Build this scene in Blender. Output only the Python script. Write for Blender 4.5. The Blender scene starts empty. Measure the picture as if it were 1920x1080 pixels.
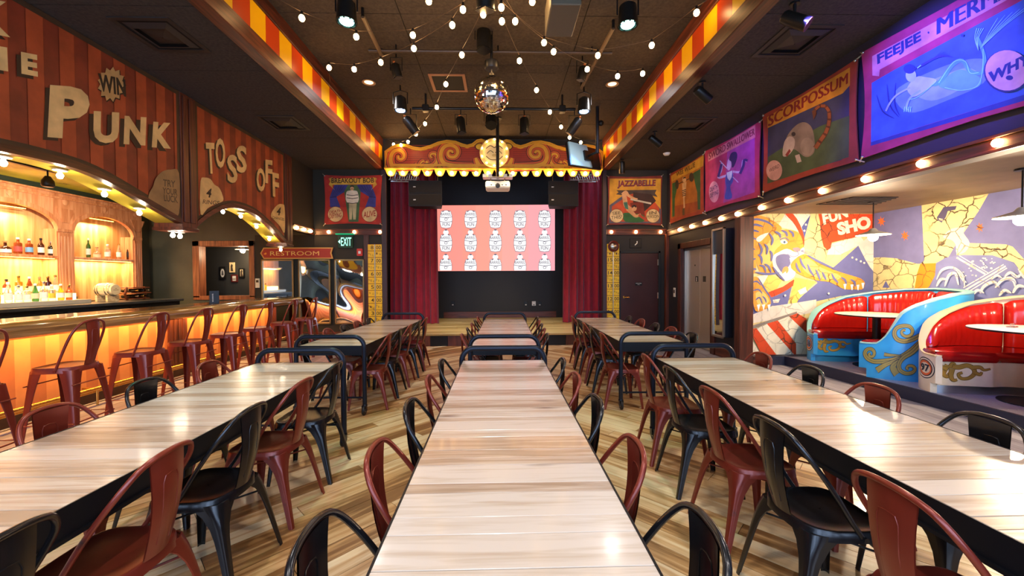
import bpy, bmesh, math, random
from mathutils import Vector, Matrix
from mathutils.geometry import tessellate_polygon
random.seed(7)
sc = bpy.context.scene
COL = sc.collection

# ------------------------------------------------------------------ camera
F, PX, PY = 745.0, 955.0, 537.0
YAW, PITCH, ROLL = math.atan(19 / 745), -14 / 745, 0.0045
CAM = Vector((0, 0, 1.5))
fw = Vector((math.sin(YAW) * math.cos(PITCH), math.cos(YAW) * math.cos(PITCH), math.sin(PITCH)))
r0 = Vector((math.cos(YAW), -math.sin(YAW), 0)); u0 = r0.cross(fw)
rt = math.cos(ROLL) * r0 - math.sin(ROLL) * u0
up = math.sin(ROLL) * r0 + math.cos(ROLL) * u0
cd = bpy.data.cameras.new('camera'); cam = bpy.data.objects.new('camera', cd); COL.objects.link(cam)
m = Matrix((rt, up, -fw)).transposed().to_4x4(); m.translation = CAM
cam.matrix_world = m
cd.sensor_width = 36; cd.lens = F / 1920 * 36
cd.shift_x = (960 - PX) / 1920; cd.shift_y = (PY - 540) / 1920
cd.clip_start = 0.02; cd.clip_end = 200
sc.camera = cam

# ------------------------------------------------------------------ world, exposure, general light
w = bpy.data.worlds.new('world'); sc.world = w; w.use_nodes = True
w.node_tree.nodes['Background'].inputs[0].default_value = (0.50, 0.68, 1.0, 1)
w.node_tree.nodes['Background'].inputs[1].default_value = 5.5
sc.view_settings.view_transform = 'Standard'; sc.view_settings.look = 'None'
sc.view_settings.exposure = 0.45; sc.view_settings.gamma = 1.0
sc.view_settings.use_curve_mapping = False
sc.cycles.max_bounces = 6; sc.cycles.diffuse_bounces = 3; sc.cycles.glossy_bounces = 3
sc.cycles.transmission_bounces = 5; sc.cycles.transparent_max_bounces = 6
sc.cycles.sample_clamp_indirect = 6.0
sc.cycles.caustics_reflective = False; sc.cycles.caustics_refractive = False
sc.cycles.use_denoising = True

def lin(c):
    if isinstance(c, str):
        c = c.lstrip('#'); c = [int(c[i:i + 2], 16) / 255 for i in (0, 2, 4)]
        return tuple(x / 12.92 if x <= .04045 else ((x + .055) / 1.055) ** 2.4 for x in c)
    return tuple(c[:3])

def light(kind, loc, color, power, aim=None, size=.1, size_y=None, angle=60, blend=.5, name='lamp_light', parent=None):
    d = bpy.data.lights.new(name, kind); d.energy = power; d.color = lin(color)
    if kind == 'AREA':
        d.size = size
        if size_y: d.shape = 'RECTANGLE'; d.size_y = size_y
    elif kind == 'SPOT':
        d.spot_size = math.radians(angle); d.spot_blend = blend; d.shadow_soft_size = size
    else:
        d.shadow_soft_size = size
    o = bpy.data.objects.new(name, d); COL.objects.link(o); o.location = loc
    if aim is not None:
        o.rotation_euler = (Vector(aim) - Vector(loc)).to_track_quat('-Z', 'Y').to_euler()
    if parent: o.parent = parent
    return o

# ceiling downlight beams of the hall (their cans are built below) and the colour-changing spots
CANS = [(-2.26, 7.07), (2.02, 7.06), (-2.26, 2.6), (2.02, 2.6), (-.1, -1.6), (-.1, .2), (-2.26, -.6), (2.02, -.6)]  # only the first pair is in view; the others are added to brighten the tables
for x, y in CANS:
    light('SPOT', (x, y, 4.90), '#fbf3ee', 150, (x, y, 0), .09, angle=140, blend=1.0, name='downlight_beam')

# ------------------------------------------------------------------ pixel of the photograph -> point on a real plane / cylinder
def ray(x, y): return fw + rt * ((x - PX) / F) - up * ((y - PY) / F)
def at(x, y, ax, v):
    d = ray(x, y); i = 'xyz'.index(ax); t = (v - CAM[i]) / d[i]
    return CAM + d * t

# ------------------------------------------------------------------ materials
MATS = {}
def nodes(name):
    m = bpy.data.materials.new(name); m.use_nodes = True
    return m, m.node_tree, m.node_tree.nodes['Principled BSDF']
def M(name, col='#808080', rough=.5, metal=0, spec=.5, emit=None, estr=0, coat=0, bump=0, bscale=60, vary=0, vscale=4, trans=0, alpha=1, ior=1.45, sheen=0):
    if name in MATS: return MATS[name]
    m, nt, b = nodes(name); I = b.inputs; c = lin(col)
    I['Base Color'].default_value = (*c, 1); I['Roughness'].default_value = rough; I['Metallic'].default_value = metal
    I['Specular IOR Level'].default_value = spec; I['Coat Weight'].default_value = coat; I['Coat Roughness'].default_value = .08
    I['Transmission Weight'].default_value = trans; I['IOR'].default_value = ior; I['Sheen Weight'].default_value = sheen
    if emit: I['Emission Color'].default_value = (*lin(emit), 1); I['Emission Strength'].default_value = estr
    if bump or vary:
        tc = nt.nodes.new('ShaderNodeTexCoord')
    if vary:
        n = nt.nodes.new('ShaderNodeTexNoise'); n.inputs['Scale'].default_value = vscale; n.inputs['Detail'].default_value = 5
        nt.links.new(tc.outputs['Object'], n.inputs['Vector'])
        r = nt.nodes.new('ShaderNodeValToRGB'); r.color_ramp.elements[0].position = .3; r.color_ramp.elements[1].position = .7
        r.color_ramp.elements[0].color = (*[x * (1 - vary) for x in c], 1); r.color_ramp.elements[1].color = (*[min(1, x * (1 + vary)) for x in c], 1)
        nt.links.new(n.outputs['Fac'], r.inputs['Fac']); nt.links.new(r.outputs['Color'], I['Base Color'])
    if bump:
        n = nt.nodes.new('ShaderNodeTexNoise'); n.inputs['Scale'].default_value = bscale; n.inputs['Detail'].default_value = 3
        nt.links.new(tc.outputs['Object'], n.inputs['Vector'])
        bp = nt.nodes.new('ShaderNodeBump'); bp.inputs['Strength'].default_value = bump; bp.inputs['Distance'].default_value = .01
        nt.links.new(n.outputs['Fac'], bp.inputs['Height']); nt.links.new(bp.outputs['Normal'], I['Normal'])
    MATS[name] = m; return m

def WOOD(name, cols, axis='x', scale=1.0, rough=.4, coat=0, rnd=.5, knots=0):
    """grain stretched along one object axis; each board gets its own tone and its own stretch of grain"""
    if name in MATS: return MATS[name]
    m, nt, b = nodes(name); N = nt.nodes.new; Lk = nt.links.new
    tc = N('ShaderNodeTexCoord'); oi = N('ShaderNodeObjectInfo')
    add = N('ShaderNodeVectorMath'); add.operation = 'MULTIPLY_ADD'
    cr = N('ShaderNodeCombineXYZ')
    for i in range(3): Lk(oi.outputs['Random'], cr.inputs[i])
    add.inputs[1].default_value = (37, 53, 71)
    Lk(cr.outputs[0], add.inputs[0]); Lk(tc.outputs['Object'], add.inputs[2])
    mp = N('ShaderNodeMapping'); s = [14 * scale] * 3; s['xyz'.index(axis)] = .9 * scale
    mp.inputs['Scale'].default_value = s; Lk(add.outputs[0], mp.inputs['Vector'])
    n1 = N('ShaderNodeTexNoise'); n1.inputs['Scale'].default_value = 1.6; n1.inputs['Detail'].default_value = 7; n1.inputs['Distortion'].default_value = .6
    Lk(mp.outputs[0], n1.inputs['Vector'])
    rp = N('ShaderNodeValToRGB'); e = rp.color_ramp.elements
    e[0].position = .28; e[0].color = (*lin(cols[0]), 1); e[1].position = .72; e[1].color = (*lin(cols[-1]), 1)
    for k, c in enumerate(cols[1:-1]):
        q = e.new(.28 + .44 * (k + 1) / (len(cols) - 1)); q.color = (*lin(c), 1)
    # board tone shifts the ramp
    ma = N('ShaderNodeMath'); ma.operation = 'MULTIPLY_ADD'; ma.inputs[1].default_value = rnd; ma.inputs[2].default_value = -rnd / 2
    Lk(oi.outputs['Random'], ma.inputs[0])
    ad = N('ShaderNodeMath'); ad.operation = 'ADD'; Lk(n1.outputs['Fac'], ad.inputs[0]); Lk(ma.outputs[0], ad.inputs[1])
    Lk(ad.outputs[0], rp.inputs['Fac'])
    out = rp.outputs['Color']
    if knots:
        mp2 = N('ShaderNodeMapping'); s2 = [9.0] * 3; s2['xyz'.index(axis)] = 3.0; mp2.inputs['Scale'].default_value = s2
        Lk(add.outputs[0], mp2.inputs['Vector'])
        v = N('ShaderNodeTexVoronoi'); v.inputs['Scale'].default_value = .55; Lk(mp2.outputs[0], v.inputs['Vector'])
        r2 = N('ShaderNodeValToRGB'); r2.color_ramp.elements[0].position = .02; r2.color_ramp.elements[0].color = (1, 1, 1, 1)
        r2.color_ramp.elements[1].position = .16; r2.color_ramp.elements[1].color = (0, 0, 0, 1); Lk(v.outputs['Distance'], r2.inputs['Fac'])
        mx = N('ShaderNodeMix'); mx.data_type = 'RGBA'; mx.inputs['B'].default_value = (*lin('#4a2a18'), 1)
        mu = N('ShaderNodeMath'); mu.operation = 'MULTIPLY'; mu.inputs[1].default_value = knots; Lk(r2.outputs['Color'], mu.inputs[0])
        Lk(mu.outputs[0], mx.inputs['Factor']); Lk(out, mx.inputs['A']); out = mx.outputs['Result']
    Lk(out, b.inputs['Base Color'])
    b.inputs['Roughness'].default_value = rough; b.inputs['Coat Weight'].default_value = coat; b.inputs['Coat Roughness'].default_value = .12
    bp = N('ShaderNodeBump'); bp.inputs['Strength'].default_value = .12; bp.inputs['Distance'].default_value = .004
    Lk(n1.outputs['Fac'], bp.inputs['Height']); Lk(bp.outputs['Normal'], b.inputs['Normal'])
    MATS[name] = m; return m

def PAINTMAT(name, rough=.6, wear=.25, cracks=0):
    """painted picture: flat colours from the mesh's colour attribute, with worn patches and, where wanted, cracks"""
    if name in MATS: return MATS[name]
    m, nt, b = nodes(name); N = nt.nodes.new; Lk = nt.links.new
    a = N('ShaderNodeAttribute'); a.attribute_name = 'Col'; tc = N('ShaderNodeTexCoord')
    n = N('ShaderNodeTexNoise'); n.inputs['Scale'].default_value = 5; n.inputs['Detail'].default_value = 8; Lk(tc.outputs['Object'], n.inputs['Vector'])
    r = N('ShaderNodeValToRGB'); r.color_ramp.elements[0].position = .3; r.color_ramp.elements[0].color = (1 - wear, 1 - wear, 1 - wear, 1)
    r.color_ramp.elements[1].position = .65; Lk(n.outputs['Fac'], r.inputs['Fac'])
    mx = N('ShaderNodeMix'); mx.data_type = 'RGBA'; mx.blend_type = 'MULTIPLY'; mx.inputs['Factor'].default_value = 1
    Lk(a.outputs['Color'], mx.inputs['A']); Lk(r.outputs['Color'], mx.inputs['B']); out = mx.outputs['Result']
    if cracks:
        nz = N('ShaderNodeTexNoise'); nz.inputs['Scale'].default_value = 3; nz.inputs['Detail'].default_value = 4; Lk(tc.outputs['Object'], nz.inputs['Vector'])
        mm = N('ShaderNodeMix'); mm.data_type = 'RGBA'; mm.inputs['Factor'].default_value = .2
        Lk(tc.outputs['Object'], mm.inputs['A']); Lk(nz.outputs['Color'], mm.inputs['B'])
        v = N('ShaderNodeTexVoronoi'); v.feature = 'DISTANCE_TO_EDGE'; v.inputs['Scale'].default_value = 5.5; Lk(mm.outputs['Result'], v.inputs['Vector'])
        r2 = N('ShaderNodeValToRGB'); r2.color_ramp.elements[0].position = .012; r2.color_ramp.elements[0].color = (1, 1, 1, 1)
        r2.color_ramp.elements[1].position = .04; r2.color_ramp.elements[1].color = (0, 0, 0, 1); Lk(v.outputs['Distance'], r2.inputs['Fac'])
        sp = N('ShaderNodeSeparateColor'); Lk(a.outputs['Color'], sp.inputs[0])      # cracks show where the old plaster is bare yellow
        sb = N('ShaderNodeMath'); sb.operation = 'SUBTRACT'; Lk(sp.outputs[0], sb.inputs[0]); Lk(sp.outputs[2], sb.inputs[1])
        gt = N('ShaderNodeMath'); gt.operation = 'MULTIPLY_ADD'; gt.inputs[1].default_value = 2.2; gt.inputs[2].default_value = .12; gt.use_clamp = True; Lk(sb.outputs[0], gt.inputs[0])
        n3 = N('ShaderNodeTexNoise'); n3.inputs['Scale'].default_value = 1.3; Lk(tc.outputs['Object'], n3.inputs['Vector'])
        g3 = N('ShaderNodeMath'); g3.operation = 'MULTIPLY_ADD'; g3.inputs[1].default_value = 5; g3.inputs[2].default_value = -2.0; g3.use_clamp = True; Lk(n3.outputs['Fac'], g3.inputs[0])
        mu = N('ShaderNodeMath'); mu.operation = 'MULTIPLY'; Lk(r2.outputs['Color'], mu.inputs[0]); Lk(gt.outputs[0], mu.inputs[1])
        mu2 = N('ShaderNodeMath'); mu2.operation = 'MULTIPLY'; Lk(mu.outputs[0], mu2.inputs[0]); Lk(g3.outputs[0], mu2.inputs[1])
        m2 = N('ShaderNodeMix'); m2.data_type = 'RGBA'; m2.inputs['B'].default_value = (*lin('#3a2a1c'), 1)
        Lk(mu2.outputs[0], m2.inputs['Factor']); Lk(out, m2.inputs['A']); out = m2.outputs['Result']
    Lk(out, b.inputs['Base Color']); b.inputs['Roughness'].default_value = rough
    MATS[name] = m; return m

# ------------------------------------------------------------------ mesh building
class MB:
    def __init__(s): s.v = []; s.f = []
    def add(s, vs, fs):
        o = len(s.v); s.v += [tuple(p) for p in vs]; s.f += [tuple(i + o for i in q) for q in fs]; return s
    def box(s, x0, x1, y0, y1, z0, z1, c=0):
        if x0 > x1: x0, x1 = x1, x0
        if y0 > y1: y0, y1 = y1, y0
        if z0 > z1: z0, z1 = z1, z0
        if c <= 0:
            vs = [(x, y, z) for z in (z0, z1) for y in (y0, y1) for x in (x0, x1)]
            return s.add(vs, [(0, 2, 3, 1), (4, 5, 7, 6), (0, 1, 5, 4), (2, 6, 7, 3), (0, 4, 6, 2), (1, 3, 7, 5)])
        c = min(c, (x1 - x0) / 2.1, (y1 - y0) / 2.1, (z1 - z0) / 2.1)
        vs = []
        for z, k in ((z0, c), (z0 + c, 0), (z1 - c, 0), (z1, c)):
            if k: vs += [(x0 + c, y0 + c, z), (x1 - c, y0 + c, z), (x1 - c, y1 - c, z), (x0 + c, y1 - c, z)] * 1
            else: vs += [(x0 + c, y0, z), (x1 - c, y0, z), (x1, y0 + c, z), (x1, y1 - c, z), (x1 - c, y1, z), (x0 + c, y1, z), (x0, y1 - c, z), (x0, y0 + c, z)]
        fs = [(3, 2, 1, 0), (20, 21, 22, 23)]
        a, b = 4, 12
        for i in range(8): j = (i + 1) % 8; fs.append((a + i, a + j, b + j, b + i))
        for k in range(4):
            i = 2 * k; fs += [(k, (k + 1) % 4, a + i + 1, a + i) if True else 0]
            fs += [((k + 1) % 4, a + (i + 2) % 8, a + i + 1)]
            fs += [(20 + k, b + i, b + i + 1, 20 + (k + 1) % 4), (20 + (k + 1) % 4, b + i + 1, b + (i + 2) % 8)]
        return s.add(vs, fs)
    def tube(s, pts, r, n=8, closed=False, caps=True):
        pts = [Vector(p) for p in pts]; k = len(pts); rs = r if isinstance(r, (list, tuple)) else [r] * k
        prev = None; rings = []
        for i, p in enumerate(pts):
            a = pts[(i - 1) % k] if (closed or i > 0) else p; b = pts[(i + 1) % k] if (closed or i < k - 1) else p
            t = (b - a).normalized() if (b - a).length > 1e-9 else Vector((0, 0, 1))
            if prev is None:
                ref = Vector((0, 0, 1)) if abs(t.z) < .9 else Vector((1, 0, 0)); nx = t.cross(ref).normalized()
            else:
                nx = (prev - t * prev.dot(t)); nx = nx.normalized() if nx.length > 1e-6 else t.cross(Vector((0, 0, 1))).normalized()
            prev = nx; ny = t.cross(nx)
            rings.append([p + (nx * math.cos(2 * math.pi * j / n) + ny * math.sin(2 * math.pi * j / n)) * rs[i] for j in range(n)])
        vs = [q for R in rings for q in R]; fs = []
        for i in range(k if closed else k - 1):
            i2 = (i + 1) % k
            for j in range(n): j2 = (j + 1) % n; fs.append((i * n + j, i * n + j2, i2 * n + j2, i2 * n + j))
        if caps and not closed: fs += [tuple(range(n - 1, -1, -1)), tuple(range((k - 1) * n, k * n))]
        return s.add(vs, fs)
    def lathe(s, prof, c=(0, 0, 0), axis='z', n=16, caps=True):
        cx, cy, cz = c; vs = []; k = len(prof)
        for r, h in prof:
            for j in range(n):
                a = 2 * math.pi * j / n; u, v = r * math.cos(a), r * math.sin(a)
                vs.append({'z': (cx + u, cy + v, cz + h), 'x': (cx + h, cy + u, cz + v), 'y': (cx + v, cy + h, cz + u)}[axis])
        fs = [(i * n + j, i * n + (j + 1) % n, (i + 1) * n + (j + 1) % n, (i + 1) * n + j) for i in range(k - 1) for j in range(n)]
        if caps:
            if prof[0][0] > 1e-6: fs.append(tuple(range(n - 1, -1, -1)))
            if prof[-1][0] > 1e-6: fs.append(tuple(range((k - 1) * n, k * n)))
        return s.add(vs, fs)
    def cone(s, p, q, r1, r2, n=12):
        return s.tube([p, q], [r1, r2], n)
    def sphere(s, c, r, n=12, k=8, sz=1):
        return s.lathe([(max(1e-5, r * math.sin(math.pi * i / k)), -r * sz * math.cos(math.pi * i / k)) for i in range(k + 1)], c, 'z', n, False)
    def prism(s, pts, mp, d0, d1):
        """outline pts (2d) -> solid between depths d0,d1; mp(u,v,d)->xyz"""
        n = len(pts); a = [mp(u, v, d0) for u, v in pts]; b = [mp(u, v, d1) for u, v in pts]
        tri = tessellate_polygon([[Vector((u, v, 0)) for u, v in pts]])
        fs = [tuple(t) for t in tri] + [tuple(n + i for i in reversed(t)) for t in tri]
        fs += [(i, (i + 1) % n, n + (i + 1) % n, n + i) for i in range(n)]
        return s.add(a + b, fs)
    def grid(s, fn, nu, nv, cu=False, cv=False):
        vs = [fn(i / (nu if cu else max(1, nu - 1)), j / (nv if cv else max(1, nv - 1))) for i in range(nu) for j in range(nv)]
        fs = []
        for i in range(nu if cu else nu - 1):
            for j in range(nv if cv else nv - 1):
                fs.append((i * nv + j, ((i + 1) % nu) * nv + j, ((i + 1) % nu) * nv + (j + 1) % nv, i * nv + (j + 1) % nv))
        return s.add(vs, fs)
    def xf(s, mat):
        s.v = [tuple(mat @ Vector(p)) for p in s.v]; return s
    def mesh(s, name, smooth=False):
        me = bpy.data.meshes.new(name); me.from_pydata(s.v, [], s.f); me.validate()
        bm = bmesh.new(); bm.from_mesh(me); bmesh.ops.recalc_face_normals(bm, faces=bm.faces); bm.to_mesh(me); bm.free()
        if smooth:
            me.polygons.foreach_set('use_smooth', [True] * len(me.polygons))
            try: me.set_sharp_from_angle(angle=math.radians(42))
            except Exception: pass
        return me
    def build(s, name, mat, parent=None, smooth=False, kind=None):
        me = s.mesh(name, smooth); me.materials.append(mat)
        return link(name, me, parent, kind)

def link(name, me, parent=None, kind=None):
    o = bpy.data.objects.new(name, me); COL.objects.link(o)
    if parent: o.parent = parent
    if kind: o['kind'] = kind
    return o
def tag(o, label, cat, group=None, kind=None):
    o['label'] = label; o['category'] = cat
    if group: o['group'] = group
    if kind: o['kind'] = kind
    return o
def thing(name, label, cat, loc=(0, 0, 0), rz=0, group=None):
    o = bpy.data.objects.new(name, None); o.empty_display_size = .1; COL.objects.link(o)
    o.location = loc; o.rotation_euler = (0, 0, rz); return tag(o, label, cat, group)
def struct(name, mb, mat, label=None, smooth=False, parent=None):
    o = mb.build(name, mat, parent, smooth)
    if parent is None:
        o['kind'] = 'structure'
        if label: o['label'] = label; o['category'] = name.split('_')[0]
    return o
def copy_tree(root, loc, rz, label, group=None, mats=None):
    r = root.copy(); COL.objects.link(r); r.location = loc; r.rotation_euler = (0, 0, rz); r['label'] = label
    if group: r['group'] = group
    for ch in root.children:
        c = ch.copy(); COL.objects.link(c); c.parent = r
        for g in ch.children:
            d = g.copy(); COL.objects.link(d); d.parent = c
    return r

def cat_rom(pts, n=4, closed=True):
    pts = [Vector((*p, 0)[:3]) for p in pts]; k = len(pts); out = []
    for i in range(k if closed else k - 1):
        p0, p1, p2, p3 = (pts[(i - 1) % k] if closed or i > 0 else pts[i], pts[i], pts[(i + 1) % k], pts[(i + 2) % k] if closed or i + 2 < k else pts[(i + 1) % k])
        for j in range(n):
            t = j / n
            out.append(.5 * ((2 * p1) + (p2 - p0) * t + (2 * p0 - 5 * p1 + 4 * p2 - p3) * t * t + (3 * p1 - p0 - 3 * p2 + p3) * t ** 3))
    if not closed: out.append(pts[-1])
    return out
def sm(pts, n=4): return [(p.x, p.y) for p in cat_rom(pts, n)]
def smo(pts, n=4): return [(p.x, p.y) for p in cat_rom(pts, n, False)]

# ------------------------------------------------------------------ lettering and painted pictures
_tx = {}
def text2d(s, bold=.0):
    key = (s, bold)
    if key in _tx: return _tx[key]
    cu = bpy.data.curves.new('t', 'FONT'); cu.body = s; cu.resolution_u = 3; cu.offset = bold; cu.fill_mode = 'FRONT'
    o = bpy.data.objects.new('t', cu); me = o.to_mesh()
    vs = [(v.co.x, v.co.y) for v in me.vertices]; fs = [tuple(p.vertices) for p in me.polygons]
    o.to_mesh_clear(); bpy.data.objects.remove(o); bpy.data.curves.remove(cu)
    x0 = min(p[0] for p in vs); x1 = max(p[0] for p in vs); y0 = min(p[1] for p in vs); y1 = max(p[1] for p in vs)
    vs = [((x - x0) / (x1 - x0), (y - y0) / max(1e-6, y1 - y0)) for x, y in vs]
    _tx[key] = (vs, fs); return _tx[key]

class Paint:
    """flat coloured shapes laid on a surface in paint-thin layers. mp(u,v,d): surface point lifted by d; conv: photograph pixel -> (u,v)"""
    def __init__(s, mp, conv=None, d0=.0012, dd=.00025):
        s.mp = mp; s.conv = conv or (lambda x, y: (x, y)); s.d = d0; s.dd = dd; s.v = []; s.f = []; s.c = []
    def _put(s, uv, fs, col):
        o = len(s.v); s.v += [tuple(s.mp(u, v, s.d)) for u, v in uv]; c = lin(col)
        for q in fs: s.f.append(tuple(i + o for i in q)); s.c.append(c)
        s.d += s.dd
    def poly(s, pts, col, smooth=0):
        if smooth: pts = sm(pts, smooth)
        uv = [s.conv(*p) for p in pts]
        tri = tessellate_polygon([[Vector((u, v, 0)) for u, v in uv]])
        s._put(uv, [tuple(t) for t in tri], col); return s
    def stroke(s, pts, w, col, smooth=0, w2=None, taper=False):
        if smooth: pts = smo(pts, smooth)
        k = len(pts); P2 = [Vector(p) for p in pts]; uv = []; n = len(P2)
        for i, p in enumerate(P2):
            t = (P2[min(k - 1, i + 1)] - P2[max(0, i - 1)]); t = t.normalized() if t.length > 1e-9 else Vector((1, 0)); nn = Vector((-t.y, t.x))
            ww = w if w2 is None else w + (w2 - w) * i / (k - 1)
            if taper: ww *= max(.08, math.sin(math.pi * (i + .3) / (k - .4)) ** .6)
            uv += [s.conv(*(p + nn * ww / 2)), s.conv(*(p - nn * ww / 2))]
        s._put(uv, [(2 * i, 2 * i + 1, 2 * i + 3, 2 * i + 2) for i in range(k - 1)], col); return s
    def disc(s, x, y, rx, ry, col, n=20):
        return s.poly([(x + rx * math.cos(2 * math.pi * i / n), y + ry * math.sin(2 * math.pi * i / n)) for i in range(n)], col)
    def star(s, x, y, r1, r2, k, col, sx=1, a0=0):
        return s.poly([(x + sx * (r1 if i % 2 == 0 else r2) * math.cos(a0 + math.pi * i / k), y + (r1 if i % 2 == 0 else r2) * math.sin(a0 + math.pi * i / k)) for i in range(2 * k)], col)
    def text(s, t, bl, br, tl, col, bold=.02):
        """corners (bottom-left, bottom-right, top-left) of the word's box"""
        if bold < 0:            # heavier brush: the word laid down three times, a hair apart
            k = (Vector(br) - Vector(bl)) * (-bold / max(1, len(t)))
            for q in (-1, 1): s.text(t, Vector(bl) + k * q, Vector(br) + k * q, Vector(tl) + k * q, col, 0)
            bold = 0
        vs, fs = text2d(t, bold); B = Vector(bl); X = Vector(br) - B; Y = Vector(tl) - B
        s._put([s.conv(*(B + X * a + Y * b)) for a, b in vs], fs, col); return s
    def letters(s, items, col, bold=.03):
        for t, bl, br, tl in items: s.text(t, bl, br, tl, col, bold)
        return s
    def spiral(s, cx, cy, r, turns, a0, w, col, sgn=1, tail=None, n=26, outline=None):
        pts = []
        for i in range(n + 1):
            t = i / n; a = a0 + sgn * 2 * math.pi * turns * t; rr = r * (1 - .82 * t)
            pts.append((cx + rr * math.cos(a), cy + rr * math.sin(a)))
        if tail: pts = smo(list(tail) + [pts[0]], 4)[:-1] + pts
        if outline: s.stroke(pts, w * 1.5, outline, w2=w * .8)
        s.stroke(pts, w, col, w2=w * .35); return s
    def build(s, name, mat, parent=None):
        me = bpy.data.meshes.new(name); me.from_pydata(s.v, [], s.f)
        at_ = me.color_attributes.new('Col', 'FLOAT_COLOR', 'CORNER')
        flat = []
        for p, c in zip(me.polygons, s.c): flat += [c[0], c[1], c[2], 1.0] * len(p.vertices)
        at_.data.foreach_set('color', flat); me.materials.append(mat)
        return link(name, me, parent)

def planeX(X, sgn):   # wall at x=X seen from the side sgn points to
    return (lambda u, v, d: (X + sgn * d, u, v)), (lambda x, y: (lambda p: (p.y, p.z))(at(x, y, 'x', X)))
def planeY(Y):
    return (lambda u, v, d: (u, Y - d, v)), (lambda x, y: (lambda p: (p.x, p.z))(at(x, y, 'y', Y)))

# ================================================================== THE SETTING
YB, ZL, ZH, XL, XR = 9.9, 4.2, 4.95, -2.85, 2.6
BLACKW = M('black_wall', '#1d1b19', .7, bump=.1, bscale=90)
OLIVE = M('olive_wall', '#4a4a3c', .65, vary=.2, vscale=2)
DARKCEIL = M('dark_ceiling', '#3a3028', .9, bump=.5, bscale=120, vary=.35, vscale=30)
REDWOOD = WOOD('red_wood', ['#2c120b', '#4d2114', '#6b3320'], 'z', 1.2, .42, rnd=.2)
REDWOOD_H = WOOD('red_wood_h', ['#2c120b', '#4d2114', '#703620'], 'y', 1.2, .38, rnd=.2)
REDWOOD_X = WOOD('red_wood_x', ['#2c120b', '#4d2114', '#6b3320'], 'x', 1.2, .42, rnd=.2)
STEEL = M('brushed_steel', '#b9b4ab', .28, 1.0)
BLK = M('black_metal', '#141416', .4, .3)

struct('floor_slab', MB().box(-9.2, 7.2, -3.2, 13.2, -.25, -.013), M('subfloor', '#2a1c12', .9))

def clip(poly, a, b, c):          # keep a*x+b*y<=c
    out = []
    for i, p in enumerate(poly):
        q = poly[(i + 1) % len(poly)]; dp = a * p[0] + b * p[1] - c; dq = a * q[0] + b * q[1] - c
        if dp <= 0: out.append(p)
        if dp * dq < 0: t = dp / (dp - dq); out.append((p[0] + (q[0] - p[0]) * t, p[1] + (q[1] - p[1]) * t))
    return out
def area(p): return abs(sum(p[i][0] * p[(i + 1) % len(p)][1] - p[(i + 1) % len(p)][0] * p[i][1] for i in range(len(p)))) / 2
FLOORW = WOOD('floor_hickory', ['#835a30', '#bf925c', '#dab685', '#ead2a6'], 'x', .8, .3, .25, rnd=.42, knots=.6)
GREYW = WOOD('floor_grey_oak', ['#6d655c', '#8f877c', '#a9a196'], 'x', .8, .35, .15, rnd=.3)

floor = struct('floor', MB().box(XL, XR, -1.5, 8.92, -.0128, -.006), M('floor_joint', '#2b1a0e', .8), 'diagonal chevron plank floor of tan hickory in the middle of the hall')
boards = []
S2 = math.sqrt(.5); WID = .135; SEAM = 0.03
for side in (-1, 1):
    dirv = (S2, S2) if side < 0 else (-S2, S2); nrm = (-S2, S2) if side < 0 else (S2, S2)
    k0, k1 = -40, 110
    for k in range(k0, k1):
        o0 = k * WID + .002; o1 = (k + 1) * WID - .002
        s = -14 + random.random() * 2
        while s < 14:
            e = s + random.uniform(1.4, 2.6)
            q = [(dirv[0] * a + nrm[0] * b + SEAM, dirv[1] * a + nrm[1] * b) for a, b in ((s + .002, o0), (e - .002, o0), (e - .002, o1), (s + .002, o1))]
            s = e
            q = clip(q, 1, 0, SEAM - .001) if side < 0 else clip(q, -1, 0, -SEAM - .001)
            for h in ((1, 0, XR), (-1, 0, -XL), (0, 1, 8.92), (0, -1, .3)):
                if len(q) > 2: q = clip(q, *h)
            if len(q) > 2 and area(q) > .002: boards.append((q, math.atan2(dirv[1], dirv[0])))
def board_obj(name, q, ang, z0, z1, mat, parent):
    cx = sum(p[0] for p in q) / len(q); cy = sum(p[1] for p in q) / len(q); ca, sa = math.cos(-ang), math.sin(-ang)
    pts = [((x - cx) * ca - (y - cy) * sa, (x - cx) * sa + (y - cy) * ca) for x, y in q]
    mb = MB().prism(pts, lambda u, v, d: (u, v, d), z0, z1)
    o = mb.build(name, mat, parent); o.location = (cx, cy, 0); o.rotation_euler = (0, 0, ang); return o
boards.sort(key=lambda b: -area(b[0]))
for q, a in boards[:298]: board_obj('floor_board', q, a, -.006, random.uniform(-.0008, 0), FLOORW, floor)
rest = MB()
for q, a in boards[298:]: rest.prism(q, lambda u, v, d: (u, v, d), -.006, 0)
if rest.v: rest.build('floor_board_offcuts', FLOORW, floor, kind='stuff')
for nm, x0, x1, lab, y0 in (('floor_left', -5.9, XL, 'grey oak plank floor along the bar', .5), ('floor_right', XR, 5.1, 'grey oak plank floor of the aisle beside the booths', .5)):
    fl = struct(nm, MB().box(x0, x1, -1.5, 9.9, -.0128, -.006), M('floor_joint2', '#2a2420', .8), lab)
    x = x0
    while x < x1 - .02:
        xe = min(x1, x + .18); y = y0 - random.random() * 1.2
        while y < 9.88:
            ye = min(9.9, y + random.uniform(1.5, 2.3))
            board_obj('floor_board', [(x + .001, max(y, -1.4) + .001), (xe - .001, max(y, -1.4) + .001), (xe - .001, ye - .001), (x + .001, ye - .001)][::1], 0, -.006, random.uniform(-.0008, 0), WOOD('floor_grey_oak_y', ['#75707a', '#98939c', '#b3aeb4'], 'y', .8, .35, .15, rnd=.3), fl)
            y = ye
        x = xe

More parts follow.
